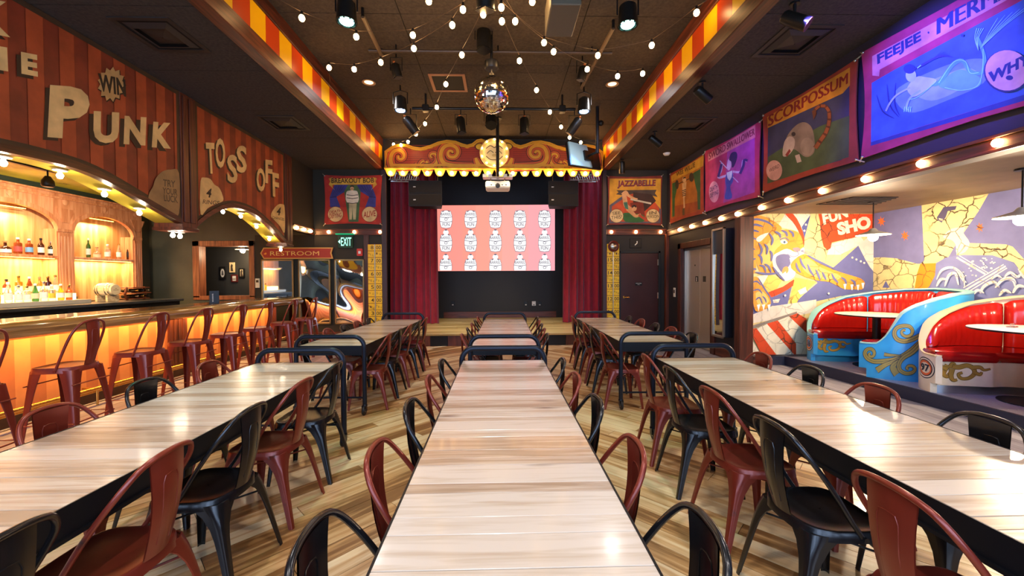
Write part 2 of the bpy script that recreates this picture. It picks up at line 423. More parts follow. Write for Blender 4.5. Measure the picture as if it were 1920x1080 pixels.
# --- high ceiling and the two low ceilings with their 4-foot panels
def ceiling(name, x0, x1, xs, y0, y1, z, label, ys):
    c = struct(name, MB().box(x0, x1, y0, y1, z + .02, z + .12), M('ceiling_joint', '#0c0a09', .9), label)
    xs = [x0] + [x for x in xs if x0 < x < x1] + [x1]; ys = [y0] + [y for y in ys if y0 < y < y1] + [y1]
    for i in range(len(xs) - 1):
        for j in range(len(ys) - 1):
            MB().box(xs[i] + .005, xs[i + 1] - .005, ys[j] + .005, ys[j + 1] - .005, z, z + .02).build('ceiling_panel', DARKCEIL, c)
YS = [4.046 + 1.217 * k for k in range(-6, 8)]
ceiling('ceiling', XL, XR, [-1.27, 1.15], -3, 9.9, ZH, 'dark textured panel ceiling over the middle bay', YS)
ceiling('ceiling_left', -4.98, XL, [], -3, 9.9, ZL, 'lower dark panel ceiling on the bar side', YS)
ceiling('ceiling_right', XR, 4.36, [], -3, 9.9, ZL, 'lower dark panel ceiling on the booth side', YS)

# --- striped fascias
YEL = M('stripe_yellow', '#f2b705', .35); RED = M('stripe_red', '#c2410f', .35)
for nm, X, sg, lab in (('trim_1', XL, 1, 'yellow and red striped fascia between wood rails, bar side'), ('trim_2', XR, -1, 'yellow and red striped fascia between wood rails, booth side')):
    t = struct(nm, MB().box(X - sg * .12, X - sg * .004, -3, 9.88, ZL, ZH), M('fascia_core', '#2a160d', .7), lab)
    MB().box(X - sg * .14, X + sg * .03, -3, 9.86, ZL - .012, 4.39, .008).build('lower_rail', REDWOOD_H, t)
    MB().box(X - sg * .02, X + sg * .03, -3, 9.86, 4.75, 4.945, .008).build('upper_rail', REDWOOD_H, t)
    y = 4.394 - .305 * 8; k = 0
    while y < 9.84:
        MB().box(X - sg * .004, X + sg * .004, y + .001, min(y + .304, 9.86), 4.388, 4.752).build('stripe_panel', RED if k % 2 == 0 else YEL, t); y += .305; k += 1

# --- walls
back = MB()
back.box(-8.6, -7.44, YB, YB + .12, 0, 3.4).box(-7.44, -6.0, YB, YB + .12, 0, 1.1).box(-7.44, -6.0, YB, YB + .12, 2.46, 3.4).box(-6.0, -4.55, YB, YB + .12, 0, 3.4)
struct('wall_back_left', back, OLIVE, 'dark olive wall at the end of the bar')
struct('wall_back_mirrors', MB().box(-4.55, -2.79, YB, YB + .12, 0, ZL + .1).box(-5.97, -4.55, YB - .004, YB, 0, 2.6), M('dark_olive_wall', '#2b281f', .7), 'very dark wall behind the distorting mirrors')
struct('wall_back_right', MB().box(XR + .0, 4.36, YB, YB + .12, 0, ZL + .1), M('dark_brown_wall', '#26211d', .65), 'dark wall around the door right of the stage')
struct('wall_back_top', MB().box(XL, XR, YB, YB + .12, 4.3, ZH), BLACKW, 'black strip of wall above the carved stage sign')
# picture niche beyond the wood frame
struct('wall_niche', MB().box(-8.2, -5.2, 11.0, 11.1, 0, 3.2).box(-8.25, -8.2, YB + .12, 11.0, 0, 3.2), M('niche_wall', '#2b2a28', .7), 'black wall hung with framed pictures beyond the wood framed opening')
fr = struct('window_1', MB().box(-7.46, -7.30, YB - .03, YB + .2, 1.08, 2.46, .006).box(-6.11, -5.98, YB - .03, YB + .2, 1.08, 2.46, .006).box(-7.46, -5.98, YB - .03, YB + .2, 2.33, 2.46, .006).box(-7.46, -5.98, YB - .03, YB + .22, 1.02, 1.12, .006), WOOD('frame_wood', ['#5e2f1b', '#8a4f30', '#a8663f'], 'z', 1.2, .4, rnd=.2), 'brown wood framed opening at the end of the bar')
struct('ceiling_niche', MB().box(-8.3, -5.2, YB + .12, 11.1, 3.2, 3.25), BLACKW)
# bar side soffit wall beyond the sign canopy
struct('wall_soffit', MB().box(-4.66, -4.55, 8.87, YB, 2.6, ZL + .05), M('soffit_brown', '#2e241b', .7), 'brown soffit wall between the bar sign and the escape artist banner')
struct('ceiling_bar', MB().box(-8.5, -4.6, 0, YB, 3.25, 3.35), M('bar_ceiling', '#d6d040', .18, vary=.3, vscale=1.5, coat=.5), 'glossy yellow green ceiling above the bar')
struct('wall_left', MB().box(-8.62, -8.5, 0, YB, 0, 3.4), OLIVE, 'olive wall behind the bottle shelves')
# right wall with elevator opening
rw = MB().box(4.22, 4.36, 9.1, YB, 0, 2.55).box(4.22, 4.36, 7.72, 9.1, 2.2, 2.55).box(4.222, 4.358, 6.73, 7.72, 0, 2.55)
struct('wall_right', rw, M('right_wall', '#26242a', .5), 'dark wall with the elevator')
struct('wall_right_header', MB().box(4.22, 4.36, -1, YB, 2.55, ZL + .05), M('header_wall', '#2b2733', .6), 'dark header wall carrying the sideshow banners')
struct('trim_3', MB().box(4.12, 4.36, 6.70, 6.86, 0, 2.55, .006), REDWOOD, 'reddish wood post at the corner beside the tiger mural')
struct('trim_4', MB().box(4.15, 4.23, 9.78, 9.89, 0, 2.6, .005), REDWOOD, 'slim wood corner post beside the dark door')
struct('trim_5', MB().box(-3.33, -3.2, YB - .035, YB + .01, 0, 2.6, .005), REDWOOD, 'wood post between mirrors and yellow score ladder')
struct('trim_6', MB().box(-2.88, -2.76, YB - .05, YB + .01, 0, 4.2, .005), M('purple_brown', '#3b2a2c', .5), 'dark post at the left edge of the stage opening')
struct('trim_7', MB().box(2.59, 2.68, YB - .05, YB + .01, 0, 4.2, .005), M('purple_brown', '#3b2a2c', .5), 'dark post at the right edge of the stage opening')
struct('baseboard_right', MB().box(4.19, 4.22, 6.86, 7.60, 0, .2, .004).box(4.19, 4.22, 9.16, 9.8, 0, .2, .004), REDWOOD_H, 'wood baseboard by the elevator')
struct('baseboard_left', MB().box(-5.97, -3.33, YB - .03, YB - .004, 0, .22, .004), REDWOOD_X, 'wood baseboard below the distorting mirrors')
# alcove with booths
struct('wall_alcove_end', MB().box(4.36, 6.7, 6.85, 6.95, 0, 2.7), M('plaster', '#cfc5b2', .8), 'end wall of the booth alcove, painted with a tiger')
struct('wall_alcove_side', MB().box(6.6, 6.7, -1, 6.85, 0, 2.7), M('plaster', '#cfc5b2', .8), 'long wall of the booth alcove behind the seats')
struct('ceiling_alcove', MB().box(4.36, 6.7, -1, 6.95, 2.62, 2.72), M('alcove_ceiling', '#6e5b45', .6, vary=.15), 'brown ceiling over the booths')
plat = MB().prism([(4.88, 6.66), (4.95, 5.4), (5.03, 3.65), (5.06, 0), (6.6, 0), (6.6, 6.85), (4.36, 6.85), (4.36, 6.75)], lambda u, v, d: (u, v, d), 0.0, .155)
struct('floor_platform', plat, M('platform_black', '#23263a', .4), 'low black platform carrying the booths')
struct('baseboard_alcove', MB().box(4.36, 4.9, 6.70, 6.76, 0, .155, .004), REDWOOD_X, 'wood kerb below the tiger mural')
dp = M('diamond_plate', '#b4b3c0', .42, .6)
pl = MB().prism([(4.91, 6.6), (4.98, 5.4), (5.06, 3.65), (5.09, .2), (6.58, .2), (6.58, 6.6)], lambda u, v, d: (u, v, d), .1555, .159)
pl_o = struct('floor_plate', pl, dp, 'silver chequer plate covering the booth platform')
st = MB(); ry = 0
for iy in range(int((6.5 - 2.6) / .05)):
    yy = 2.6 + iy * .05
    for ix in range(16):
        xx = 5.10 + ix * .05 + (.025 if iy % 2 else 0)
        a = .7 if (ix + iy) % 2 else -.7; ca, sa = math.cos(a), math.sin(a)
        st.add([(xx - .017 * ca, yy - .017 * sa, .159), (xx + .005 * sa, yy - .005 * ca, .159), (xx + .017 * ca, yy + .017 * sa, .159), (xx - .005 * sa, yy + .005 * ca, .159), (xx, yy, .1625)], [(0, 1, 4), (1, 2, 4), (2, 3, 4), (3, 0, 4)])
st.build('plate_stud', dp, pl_o, kind='stuff')

# --- stage
stg = struct('floor_stage', MB().box(-3.0, 3.2, 8.95, 12.6, 0, .255), M('stage_core', '#1a100b', .8), 'low stage with pale plank deck')
SW = WOOD('stage_boards', ['#a08a4c', '#c4b06e', '#dccb8e'], 'x', .8, .35, .2, rnd=.4)
y = 8.9
while y < 12.45:
    xa = -3.0
    while xa < 3.15:
        xb = min(3.2, xa + random.uniform(1.6, 3.2))
        if 3.2 - xb < .4: xb = 3.2
        o = MB().box((xa - xb) / 2 + .0015, (xb - xa) / 2 - .0015, -.068, .068, -.02, 0).build('deck_board', SW, stg); o.location = ((xa + xb) / 2, y + .07, .275)
        xa = xb
    y += .14
MB().box(-3.0, 3.2, 8.89, 8.91, .235, .276, .004).build('deck_nosing', WOOD('nosing', ['#8c7440', '#a89056'], 'x', 1, .4), stg)
xs = [-3.0, -2.2, -1.55, -1.16, -.2, .5, 1.08, 1.5, 2.3, 3.2]
for i in range(len(xs) - 1):
    blk = i in (2, 6)
    MB().box(xs[i] + .003, xs[i + 1] - .003, 8.92, 8.95, .0, .234).build('riser_panel', BLK if blk else REDWOOD, stg)
struct('wall_stage', MB().box(-3.3, 3.5, 12.55, 12.65, .2, ZH).box(-3.35, -3.25, 10.02, 12.6, 0, ZH).box(3.4, 3.5, 10.02, 12.6, 0, ZH), M('stage_black', '#1b1b20', .6), 'black walls at the back of the stage')
struct('baseboard_stage', MB().box(-1.75, 1.8, 12.52, 12.55, .276, .47, .004), REDWOOD_X, 'dark wood baseboard at the back of the stage')
struct('ceiling_stage', MB().box(-3.3, 3.5, 10.02, 12.65, ZH, ZH + .1), BLACKW)
# rear of the hall behind the viewpoint: shop-front wall, the daylight comes through its windows
rear = MB().box(-8.6, 6.7, -3.2, -3.0, 0, .5).box(-8.6, 6.7, -3.2, -3.0, 3.8, 5.05)
for x0, x1 in ((-8.6, -5.2), (-3.4, -3.0), (-.9, -.5), (1.6, 2.0), (4.1, 6.7)): rear.box(x0, x1, -3.2, -3.0, .5, 3.8)
struct('wall_rear', rear, BLACKW, 'shop-front wall behind the viewpoint')
struct('wall_side_rear', MB().box(-8.62, -8.5, -3.2, 0, 0, 5).box(6.6, 6.7, -3.2, -1, 0, 5), OLIVE)

# --- curtains (each a pleated hanging)
VEL = M('crimson_velvet', '#96142a', .8, sheen=.15, vary=.15, vscale=8)
def curtain(x0, x1, y, z0, z1, label, flare):
    n = 220; ph = random.random() * 6
    def fn(u, v):
        x = x0 + (x1 - x0) * u; z = z0 + (z1 - z0) * v
        a = (.075 + .025 * math.sin(u * 9 + ph)) * (1 - .3 * v)
        yy = y + a * math.sin(u * (x1 - x0) * 2 * math.pi / .19 + .6 * math.sin(u * 17 + ph) + .25 * (1 - v)) + .03 * math.sin(u * 5)
        return (x + flare * (1 - v) * (u - .5), yy, z)
    mb = MB().grid(fn, n, 10); 
    def back_face(u, v):
        a, b, c = fn(max(0, u - .002), v), fn(min(1, u + .002), v), fn(u, v); tx, ty = b[0] - a[0], b[1] - a[1]; l = math.hypot(tx, ty) or 1
        return (c[0] - ty / l * .006, c[1] + tx / l * .006, c[2])
    mb.grid(back_face, n, 10)
    o = mb.build('stage_curtain', VEL, None, True); tag(o, label, 'curtain', 'stage curtains')
    MB().tube([(x0 - .05, y, z1 + .02), (x1 + .05, y, z1 + .02)], .02).build('curtain_rail', BLK, o)
curtain(-2.95, -1.70, 11.0, .285, 4.4, 'crimson velvet curtain on the left side of the stage', .08)
curtain(1.80, 2.98, 11.0, .285, 4.4, 'crimson velvet curtain on the right side of the stage', .08)

# ================================================================== COMMUNAL TABLES
TOPW = WOOD('table_oak', ['#a48c75', '#bca691', '#c9b9a6', '#d4c7b8'], 'x', 1.6, .27, .3, rnd=.55, knots=.75)
TUBE = M('blue_black_steel', '#1b2230', .35, .5)
CAST = M('caster_rubber', '#17181b', .5)
TL, TW = 2.88, .735
def make_table(loc, rz, label, seed):
    rr = random.Random(seed)
    t = thing('communal_table', label, 'table', loc, rz, 'communal tables')      # origin: middle of the near end, on the floor
    y = .004
    while y < TL - .01:
        w_ = rr.choice([.065, .075, .085, .1, .12, .14]); ye = min(TL - .004, y + w_)
        if TL - ye < .05: ye = TL - .004
        o = MB().box(-TW / 2 + .004, TW / 2 - .004, -(ye - y) / 2 + .001, (ye - y) / 2 - .001, -.028, 0, .0015).build('top_plank', TOPW, t)
        o.location = (0, (y + ye) / 2, .762 - rr.random() * .0012); y = ye
    a = MB()
    for s in (-1, 1): a.box(s * (TW / 2 - .004), s * (TW / 2 + .002), 0, TL, .655, .763).box(s * (TW / 2 + .002), s * (TW / 2 + .012), 0, TL, .650, .664)
    a.box(-TW / 2, TW / 2, -.002, .004, .655, .763).box(-TW / 2, TW / 2, TL - .004, TL + .002, .655, .763).box(-TW / 2 + .01, TW / 2 - .01, .01, TL - .01, .700, .732)
    a.build('apron', M('apron_steel', '#16191f', .42, .5), t)
    for ye, s in ((-.028, -1), (TL + .028, 1)):
        R = .115; X = TW / 2 + .012; pts = [(-X, ye, .115), (-X, ye, .45), (-X, ye, .868 - R)]
        for k in range(1, 8): q = math.pi / 2 * k / 8; pts.append((-X + R - R * math.cos(q), ye, .868 - R + R * math.sin(q)))
        pts += [(-X + R, ye, .868), (X - R, ye, .868)]
        for k in range(1, 8): q = math.pi / 2 * k / 8; pts.append((X - R + R * math.sin(q), ye, .868 - R + R * math.cos(q)))
        pts += [(X, ye, .868 - R), (X, ye, .45), (X, ye, .115)]
        MB().tube(pts, .0245, 12).build('end_frame', TUBE, t, True)
        MB().tube([(-X, ye, .19), (X, ye, .19)], .011, 8).build('stretcher', TUBE, t, True)
        for sx in (-1, 1):
            cx, cy = sx * X, ye; fk = MB().cone((cx, cy, .10), (cx, cy, .125), .03, .022)
            for q in (-1, 1): fk.box(cx + q * .02 - .003, cx + q * .02 + .003, cy - .035, cy + .012, .045, .105)
            f = fk.build('caster', M('caster_fork', '#23262c', .35, .8), t)
            MB().lathe([(.018, -.013), (.049, -.013), (.053, -.008), (.053, .008), (.049, .013), (.018, .013)], (cx, cy - .018, .053), 'x', 18).build('wheel', CAST, f, True)
            sp = MB().lathe([(.004, -.018), (.02, -.016), (.02, .016), (.004, .018)], (cx, cy - .018, .053), 'x', 10)
            sp.build('hub', STEEL, f, True)
    return t
TABLES = {
    'nL': ((-1.79, .70, 0), 0, 'pale oak rolling table in the near row on the bar side'),
    'nC': ((.034, .72, 0), 0, 'pale oak rolling table in the near row, in the middle'),
    'nR': ((1.81, .75, 0), 0, 'pale oak rolling table in the near row on the booth side'),
    'fL': ((-1.878, 4.47, 0), -.034, 'pale oak rolling table in the stage row on the bar side'),
    'fC': ((.055, 4.40, 0), -.015, 'pale oak rolling table in the stage row, in the middle'),
    'fR': ((1.77, 4.53, 0), -.012, 'pale oak rolling table in the stage row on the booth side')}
for i, (k, (l, r, lab)) in enumerate(TABLES.items()): make_table(l, r, lab, 40 + i)

# ================================================================== METAL CHAIRS AND STOOLS
def METALPAINT(name, col, worn, rough=.33):
    if name in MATS: return MATS[name]
    m, nt, b = nodes(name); N = nt.nodes.new; Lk = nt.links.new
    tc = N('ShaderNodeTexCoord'); n = N('ShaderNodeTexNoise'); n.inputs['Scale'].default_value = 9; n.inputs['Detail'].default_value = 6
    Lk(tc.outputs['Object'], n.inputs['Vector'])
    r = N('ShaderNodeValToRGB'); r.color_ramp.elements[0].position = .66; r.color_ramp.elements[0].color = (*lin(col), 1)
    r.color_ramp.elements[1].position = .76; r.color_ramp.elements[1].color = (*lin(worn), 1); Lk(n.outputs['Fac'], r.inputs['Fac'])
    Lk(r.outputs['Color'], b.inputs['Base Color']); b.inputs['Roughness'].default_value = rough; b.inputs['Metallic'].default_value = .35
    b.inputs['Coat Weight'].default_value = .3; b.inputs['Coat Roughness'].default_value = .2
    MATS[name] = m; return m
CRED = METALPAINT('oxblood_paint', '#7c2d1f', '#3a2722'); CBLK = METALPAINT('black_paint', '#19191c', '#2a2520', .26)
SRED = METALPAINT('stool_red_paint', '#7e2b1d', '#3c2a30', .36)

def leg_mesh(sx, sy, top, foot, wfn, rows=9):
    outer, inner = [], []
    for i in range(rows):
        t = i / (rows - 1); t2 = t
        p = Vector(foot).lerp(Vector(top), t2); w_ = wfn(t); r = .35 * w_
        prof = [(-w_, 0), (-w_ * .55, 0), (-r, 0), (-r * .3, -r * .3), (0, -r), (0, -w_ * .55), (0, -w_)]
        outer.append([(p.x + sx * a, p.y + sy * b, p.z) for a, b in prof])
        inner.append([(p.x + sx * (a - .004), p.y + sy * (b - .004), p.z) for a, b in prof])
    n = 7; mb = MB(); vs = [q for R in outer for q in R] + [q for R in inner for q in R]; o = rows * n; fs = []
    for i in range(rows - 1):
        for j in range(n - 1):
            a = i * n + j; fs += [(a, a + 1, a + n + 1, a + n), (o + a, o + a + n, o + a + n + 1, o + a + 1)]
        for j in (0, n - 1): a = i * n + j; fs.append((a, a + n, o + a + n, o + a))
    for i in (0, rows - 1):
        for j in range(n - 1): a = i * n + j; fs.append((a, a + 1, o + a + 1, o + a))
    return mb.add(vs, fs)
def seat_mesh(hx, hy, z, skirt):
    def outline(s, zz, dish=0):
        out = []
        for k in range(28):
            a = 2 * math.pi * k / 28; c, q = math.cos(a), math.sin(a); e = 2 / 4.5 if q > 0 else 2 / 3.2
            out.append((hx * s * math.copysign(abs(c) ** e, c) * (1 + .04 * q), hy * s * math.copysign(abs(q) ** e, q), zz))
        return out
    rings = [outline(.02, z - .006), outline(.55, z - .006), outline(.88, z - .004), outline(.93, z), outline(.98, z - .001), outline(1.0, z - .008), outline(1.03, z - skirt), outline(1.015, z - skirt), outline(.97, z - .016), outline(.02, z - .014)]
    return MB().grid(lambda u, v: rings[round(u * 9)][round(v * 28) % 28], 10, 28, False, True)
def splat(w0, w1, y0, y1, z0, z1, bow=.012, em=True):
    def fn(u, v, d=0):
        ww = w0 + (w1 - w0) * v; x = (u - .5) * ww; return (x, y0 + (y1 - y0) * v - bow * (1 - (2 * u - 1) ** 2) + d - .02 * math.sin(math.pi * v), z0 + (z1 - z0) * v)
    mb = MB().grid(lambda u, v: fn(u, v), 7, 9).grid(lambda u, v: fn(u, v, .005), 7, 9)
    if em:
        for d in (-.0005, .0055):
            mb.tube([fn(.27, .12, d), fn(.27, .5, d), fn(.27, .74, d), fn(.33, .8, d), fn(.5, .81, d), fn(.67, .8, d), fn(.73, .74, d), fn(.73, .5, d), fn(.73, .12, d)], .0022, 5)
    return mb
def make_chair(name, mat, label):
    t = thing(name, label, 'chair')
    seat_mesh(.186, .18, .452, .042).build('seat', mat, t, True)
    wf = lambda k: .024 + .026 * k + .085 * k ** 7
    for sx in (-1, 1):
        leg_mesh(sx, 1, (sx * .18, .168, .43), (sx * .212, .205, 0), wf).build('leg', mat, t, True)
        leg_mesh(sx, -1, (sx * .175, -.172, .43), (sx * .212, -.262, 0), wf).build('leg', mat, t, True)
    half = [(.187, .03, .43), (.187, -.02, .50), (.186, -.08, .60), (.181, -.14, .69), (.164, -.19, .765), (.126, -.222, .822), (.07, -.236, .846), (0, -.24, .852)]
    full = cat_rom([Vector(p) for p in half] + [Vector((-x, y, z)) for x, y, z in half[-2::-1]], 3, False)
    hp = MB().tube(full, .0105, 9)
    for sx in (-1, 1): hp.lathe([(.011, -.006), (.011, .006)], (sx * .198, .03, .43), 'x', 8)
    hp.build('back_hoop', mat, t, True)
    splat(.115, .165, -.178, -.226, .452, .84).build('back_splat', mat, t, True)
    MB().tube([(-.17, .16, .33), (.17, -.17, .33)], .005, 6).build('cross_brace', mat, t); MB().tube([(-.17, -.17, .34), (.17, .16, .34)], .005, 6).build('cross_brace', mat, t)
    return t
def make_stool(mat):
    t = thing('bar_stool', '-', 'stool')
    seat_mesh(.178, .172, .752, .05).build('seat', mat, t, True)
    wf = lambda k: .034 + .034 * k + .035 * k ** 4
    for sx in (-1, 1):
        leg_mesh(sx, 1, (sx * .172, .162, .725), (sx * .225, .215, 0), wf).build('leg', mat, t, True)
        leg_mesh(sx, -1, (sx * .168, -.166, .725), (sx * .225, -.235, 0), wf).build('leg', mat, t, True)
    half = [(.176, -.05, .725), (.175, -.09, .84), (.171, -.135, .96), (.158, -.17, 1.05), (.12, -.196, 1.115), (.06, -.21, 1.143), (0, -.213, 1.15)]
    full = cat_rom([Vector(p) for p in half] + [Vector((-x, y, z)) for x, y, z in half[-2::-1]], 3, False)
    hp = MB().tube(full, .0105, 9)
    for sx in (-1, 1): hp.lathe([(.011, -.006), (.011, .006)], (sx * .186, -.05, .725), 'x', 8)
    hp.build('back_hoop', mat, t, True)
    splat(.10, .135, -.17, -.204, .752, 1.14).build('back_splat', mat, t, True)
    MB().tube([(-.19, .175, .60), (.19, .175, .60)], .006, 6).build('cross_brace', mat, t); MB().tube([(-.19, -.185, .60), (.19, -.185, .60)], .006, 6).build('cross_brace', mat, t)
    MB().tube([(-.205, .19, .27), (.205, .19, .27), (.208, -.2, .27), (-.208, -.2, .27)], .007, 6, closed=True).build('foot_ring', mat, t)
    return t
ORD = ['nearest', 'second', 'third', 'fourth', 'farthest']
TN = {'nL': 'near bar-side table', 'nC': 'near middle table', 'nR': 'near booth-side table', 'fL': 'stage-row bar-side table', 'fC': 'stage-row middle table', 'fR': 'stage-row booth-side table'}
CH = [  # table, side of the table the chair is on, colours from near to far, hoop-top x at near/far end, hoop-top y of each (None: out of the frame)
    ('nC', 'left', 'brbrb', (-.50, -.475), (1.03, 1.545, 2.10, 2.643, 3.165)), ('nC', 'right', 'brbrb', (.555, .52), (1.04, 1.557, 2.13, 2.66, 3.18)),
    ('nL', 'right', 'brbrb', (-1.265, -1.26), (1.03, 1.54, 2.065, 2.607, 3.115)), ('nL', 'left', 'brbrb'[::1].replace('b', 'x').replace('r', 'b').replace('x', 'r'), (-2.32, -2.32), (None, None, 2.085, 2.63, 3.205)),
    ('nR', 'left', 'rbrbr', (1.215, 1.225), (1.206, 1.757, 2.28, 2.834, 3.30)), ('nR', 'right', 'rbrbr', (2.27, 2.26), (None, 1.766, 2.304, 2.821, 3.341)),
    ('fL', 'right', 'rbrbr', (-1.305, -1.225), (4.772, 5.225, 5.72, 6.25, 6.72)), ('fL', 'left', 'brbrb', (-2.32, -2.2), (4.74, 5.287, 5.772, 6.22, 6.70)),
    ('fC', 'left', 'rbrbr', (-.45, -.38), (4.677, 5.252, 5.80, 6.289, 6.80)), ('fC', 'right', 'brbrb', (.575, .655), (4.663, 5.15, 5.67, 6.20, 6.725)),
    ('fR', 'left', 'rbrbr', (1.21, 1.255), (4.70, 5.30, 5.82, 6.30, 6.82)), ('fR', 'right', 'brbrb', (2.31, 2.25), (4.654, 5.175, 5.684, 6.215, 6.755))]
first = {}
for tb, side, cols, (xa, xb), ys in CH:
    yy = [y for y in ys if y is not None]
    for k, y in enumerate(ys):
        if y is None: continue
        c = cols[k]; nm = 'oxblood red' if c == 'r' else 'black'
        lab = f'{nm} metal chair on the {side} of the {TN[tb]}, {ORD[k]} from the viewer' if k not in (0, 4) else f'{nm} metal chair on the {side} of the {TN[tb]}, {"nearest the viewer" if k == 0 else "nearest the stage"}'
        f = (y - yy[0]) / max(.1, yy[-1] - yy[0]); x = xa + (xb - xa) * f
        s = -1 if side == 'left' else 1; loc = (x - s * .24, y, 0); rz = -s * -math.pi / 2 if False else (math.pi / 2 if s > 0 else -math.pi / 2)
        rz += random.uniform(-.05, .05)
        if c not in first:
            first[c] = make_chair('metal_chair', CRED if c == 'r' else CBLK, lab); o = first[c]; o.location = loc; o.rotation_euler = (0, 0, rz); o['group'] = 'metal chairs at the communal tables'
        else: copy_tree(first[c], loc, rz, lab, 'metal chairs at the communal tables')
st0 = make_stool(SRED)
SN = ['nearest the viewer, cut by the frame', 'second from the viewer', 'third from the viewer', 'fourth from the viewer', 'fourth from the far end', 'third from the far end', 'second from the far end', 'at the far end by the mirrors']
for k, (y, x, a) in enumerate([(2.93, -3.89, .1), (3.66, -3.88, .12), (4.38, -3.87, .1), (5.05, -3.86, .06), (5.72, -3.85, .05), (6.40, -3.85, .05), (7.18, -3.85, .08), (7.95, -3.84, .1)]):
    lab = 'red metal bar stool with tall back, ' + SN[k]
    if k == 0: st0.location = (x, y, 0); st0.rotation_euler = (0, 0, math.pi / 2 + a); st0['label'] = lab; st0['group'] = 'bar stools'
    else: copy_tree(st0, (x, y, 0), math.pi / 2 + a, lab, 'bar stools')

# ================================================================== BAR
BULB = M('bulb_glow', '#ffe2b0', .4, emit='#ffc983', estr=52)
BULBW = M('bulb_glow_white', '#fff3df', .4, emit='#ffe9c8', estr=80)
PORC = M('bulb_porcelain', '#d8cdbd', .3); BRASS = M('brass', '#c89a4e', .25, .9)
BARTOP = WOOD('bar_top_wood', ['#6a4a2c', '#9a7244', '#bd9866'], 'y', .8, .12, .6, rnd=.3)
bar = thing('bar_counter', 'long wooden bar counter with orange striped front glowing below its rounded edge', 'bar', (-5.0, 5.0, 0))
bar.location = (0, 0, 0)
Y0, Y1 = 1.0, 9.55
prof = [(-5.62, 1.045), (-5.62, 1.075), (-4.93, 1.075), (-4.90, 1.092), (-4.80, 1.098), (-4.72, 1.085), (-4.665, 1.05), (-4.65, 1.0), (-4.665, .955), (-4.71, .93), (-4.78, .935), (-4.82, .99), (-4.9, 1.045)]
MB().prism(prof, lambda u, v, d: (u, d, v), Y0, Y1).build('bar_top', BARTOP, bar, True)
front = MB().box(-5.45, -5.16, Y0, 9.2, .12, 1.045)
front.build('bar_body', M('bar_body', '#7a2f18', .5), bar)
mp, cv = planeX(-5.155, 1); p = Paint(mp); k = 0; y = Y0
while y < 9.18:
    p.poly([(y, .13), (min(y + .145, 9.18), .13), (min(y + .145, 9.18), 1.04), (y, 1.04)], '#d08a5a' if k % 2 else '#b9704a'); y += .145; k += 1
p.build('striped_print', PAINTMAT('bar_paint', .42, .2), bar)
for ya, yb in ((2.7, 2.98), (6.28, 6.62), (8.98, 9.22)):
    pm = MB().box(-5.16, -5.10, ya, yb, .12, 1.045, .006)
    for q in range(3): yy = ya + (yb - ya) * (q + 1) / 4; pm.box(-5.10, -5.092, yy - .018, yy + .018, .2, .95, .004)
    pm.build('pilaster', REDWOOD, bar)
MB().box(-5.45, -5.02, Y0, 9.2, 0, .12, .006).build('plinth', M('plinth_brown', '#3d2317', .5), bar)
fr_ = MB().tube([(-4.86, Y0, .2), (-4.86, 9.3, .2)], .025, 10)
fr_.build('foot_rail', BRASS, bar, True)
MB().tube([(-4.96, Y0, .14), (-4.96, 9.3, .14)], .014, 8).build('foot_rail', BRASS, bar, True)
for yy in [1.6 + 1.1 * i for i in range(7)]:
    MB().tube([(-5.03, yy, .2), (-4.86, yy, .2)], .012, 8).tube([(-4.86, yy, .0), (-4.86, yy, .2)], .012, 8).build('rail_bracket', BRASS, bar)
MB().box(-4.98, -4.95, Y0, 9.2, 1.02, 1.035).build('led_strip', M('led_amber', '#ffb347', .4, emit='#ff9a2a', estr=9), bar)
light('AREA', (-4.93, 5.1, 1.01), '#ffc065', 95, None, .05, 8.0, name='bar_led_light').rotation_euler = (0, .30, 0)

# menu stand on the bar
t = thing('menu_stand', 'small black menu stand with white lettering standing on the bar', 'stand', (-5.0, 7.1, 1.0755), .5)
MB().box(-.075, .075, -.03, .03, 0, .015, .003).build('base', BLK, t); MB().box(-.07, .07, -.006, .006, .015, .24, .003).build('card', BLK, t)
p = Paint(lambda u, v, d: (u, -.006 - d, v)); [p.stroke([(-.03, .05 + q * .025), (-.012, .06 + q * .025)], .009, '#e8e8e8') for q in range(6)]; p.build('lettering_print', PAINTMAT('print', .5, 0), t)

# work bench behind the bar
t = thing('steel_workbench', 'stainless steel sink bench behind the bar', 'bench', (-6.1, 5.0, 0))
MB().box(-.3, .3, -3.2, 3.6, .82, .88, .005).box(-.3, .3, -3.2, -.02, .2, .82).box(-.3, .3, 0, 3.6, .2, .82).build('sink_body', STEEL, t)
MB().box(.26, .3, -3.2, 3.6, .88, .98, .004).build('splash_back', STEEL, t)
for yy in (-3.1, 0, 3.5):
    for xx in (-.27, .27): MB().tube([(xx, yy, 0), (xx, yy, .3)], .018).build('leg', STEEL, t)
t = thing('glass_rack', 'grey glass rack lying on the steel bench behind the bar', 'rack', (-6.0, 6.3, .985), .1)
MB().box(-.12, .3, -.55, .5, 0, .05, .006).build('tray', M('grey_plastic', '#4a4f58', .4), t); MB().box(-.10, .28, -.5, .45, .05, .055).build('mat', BLK, t)

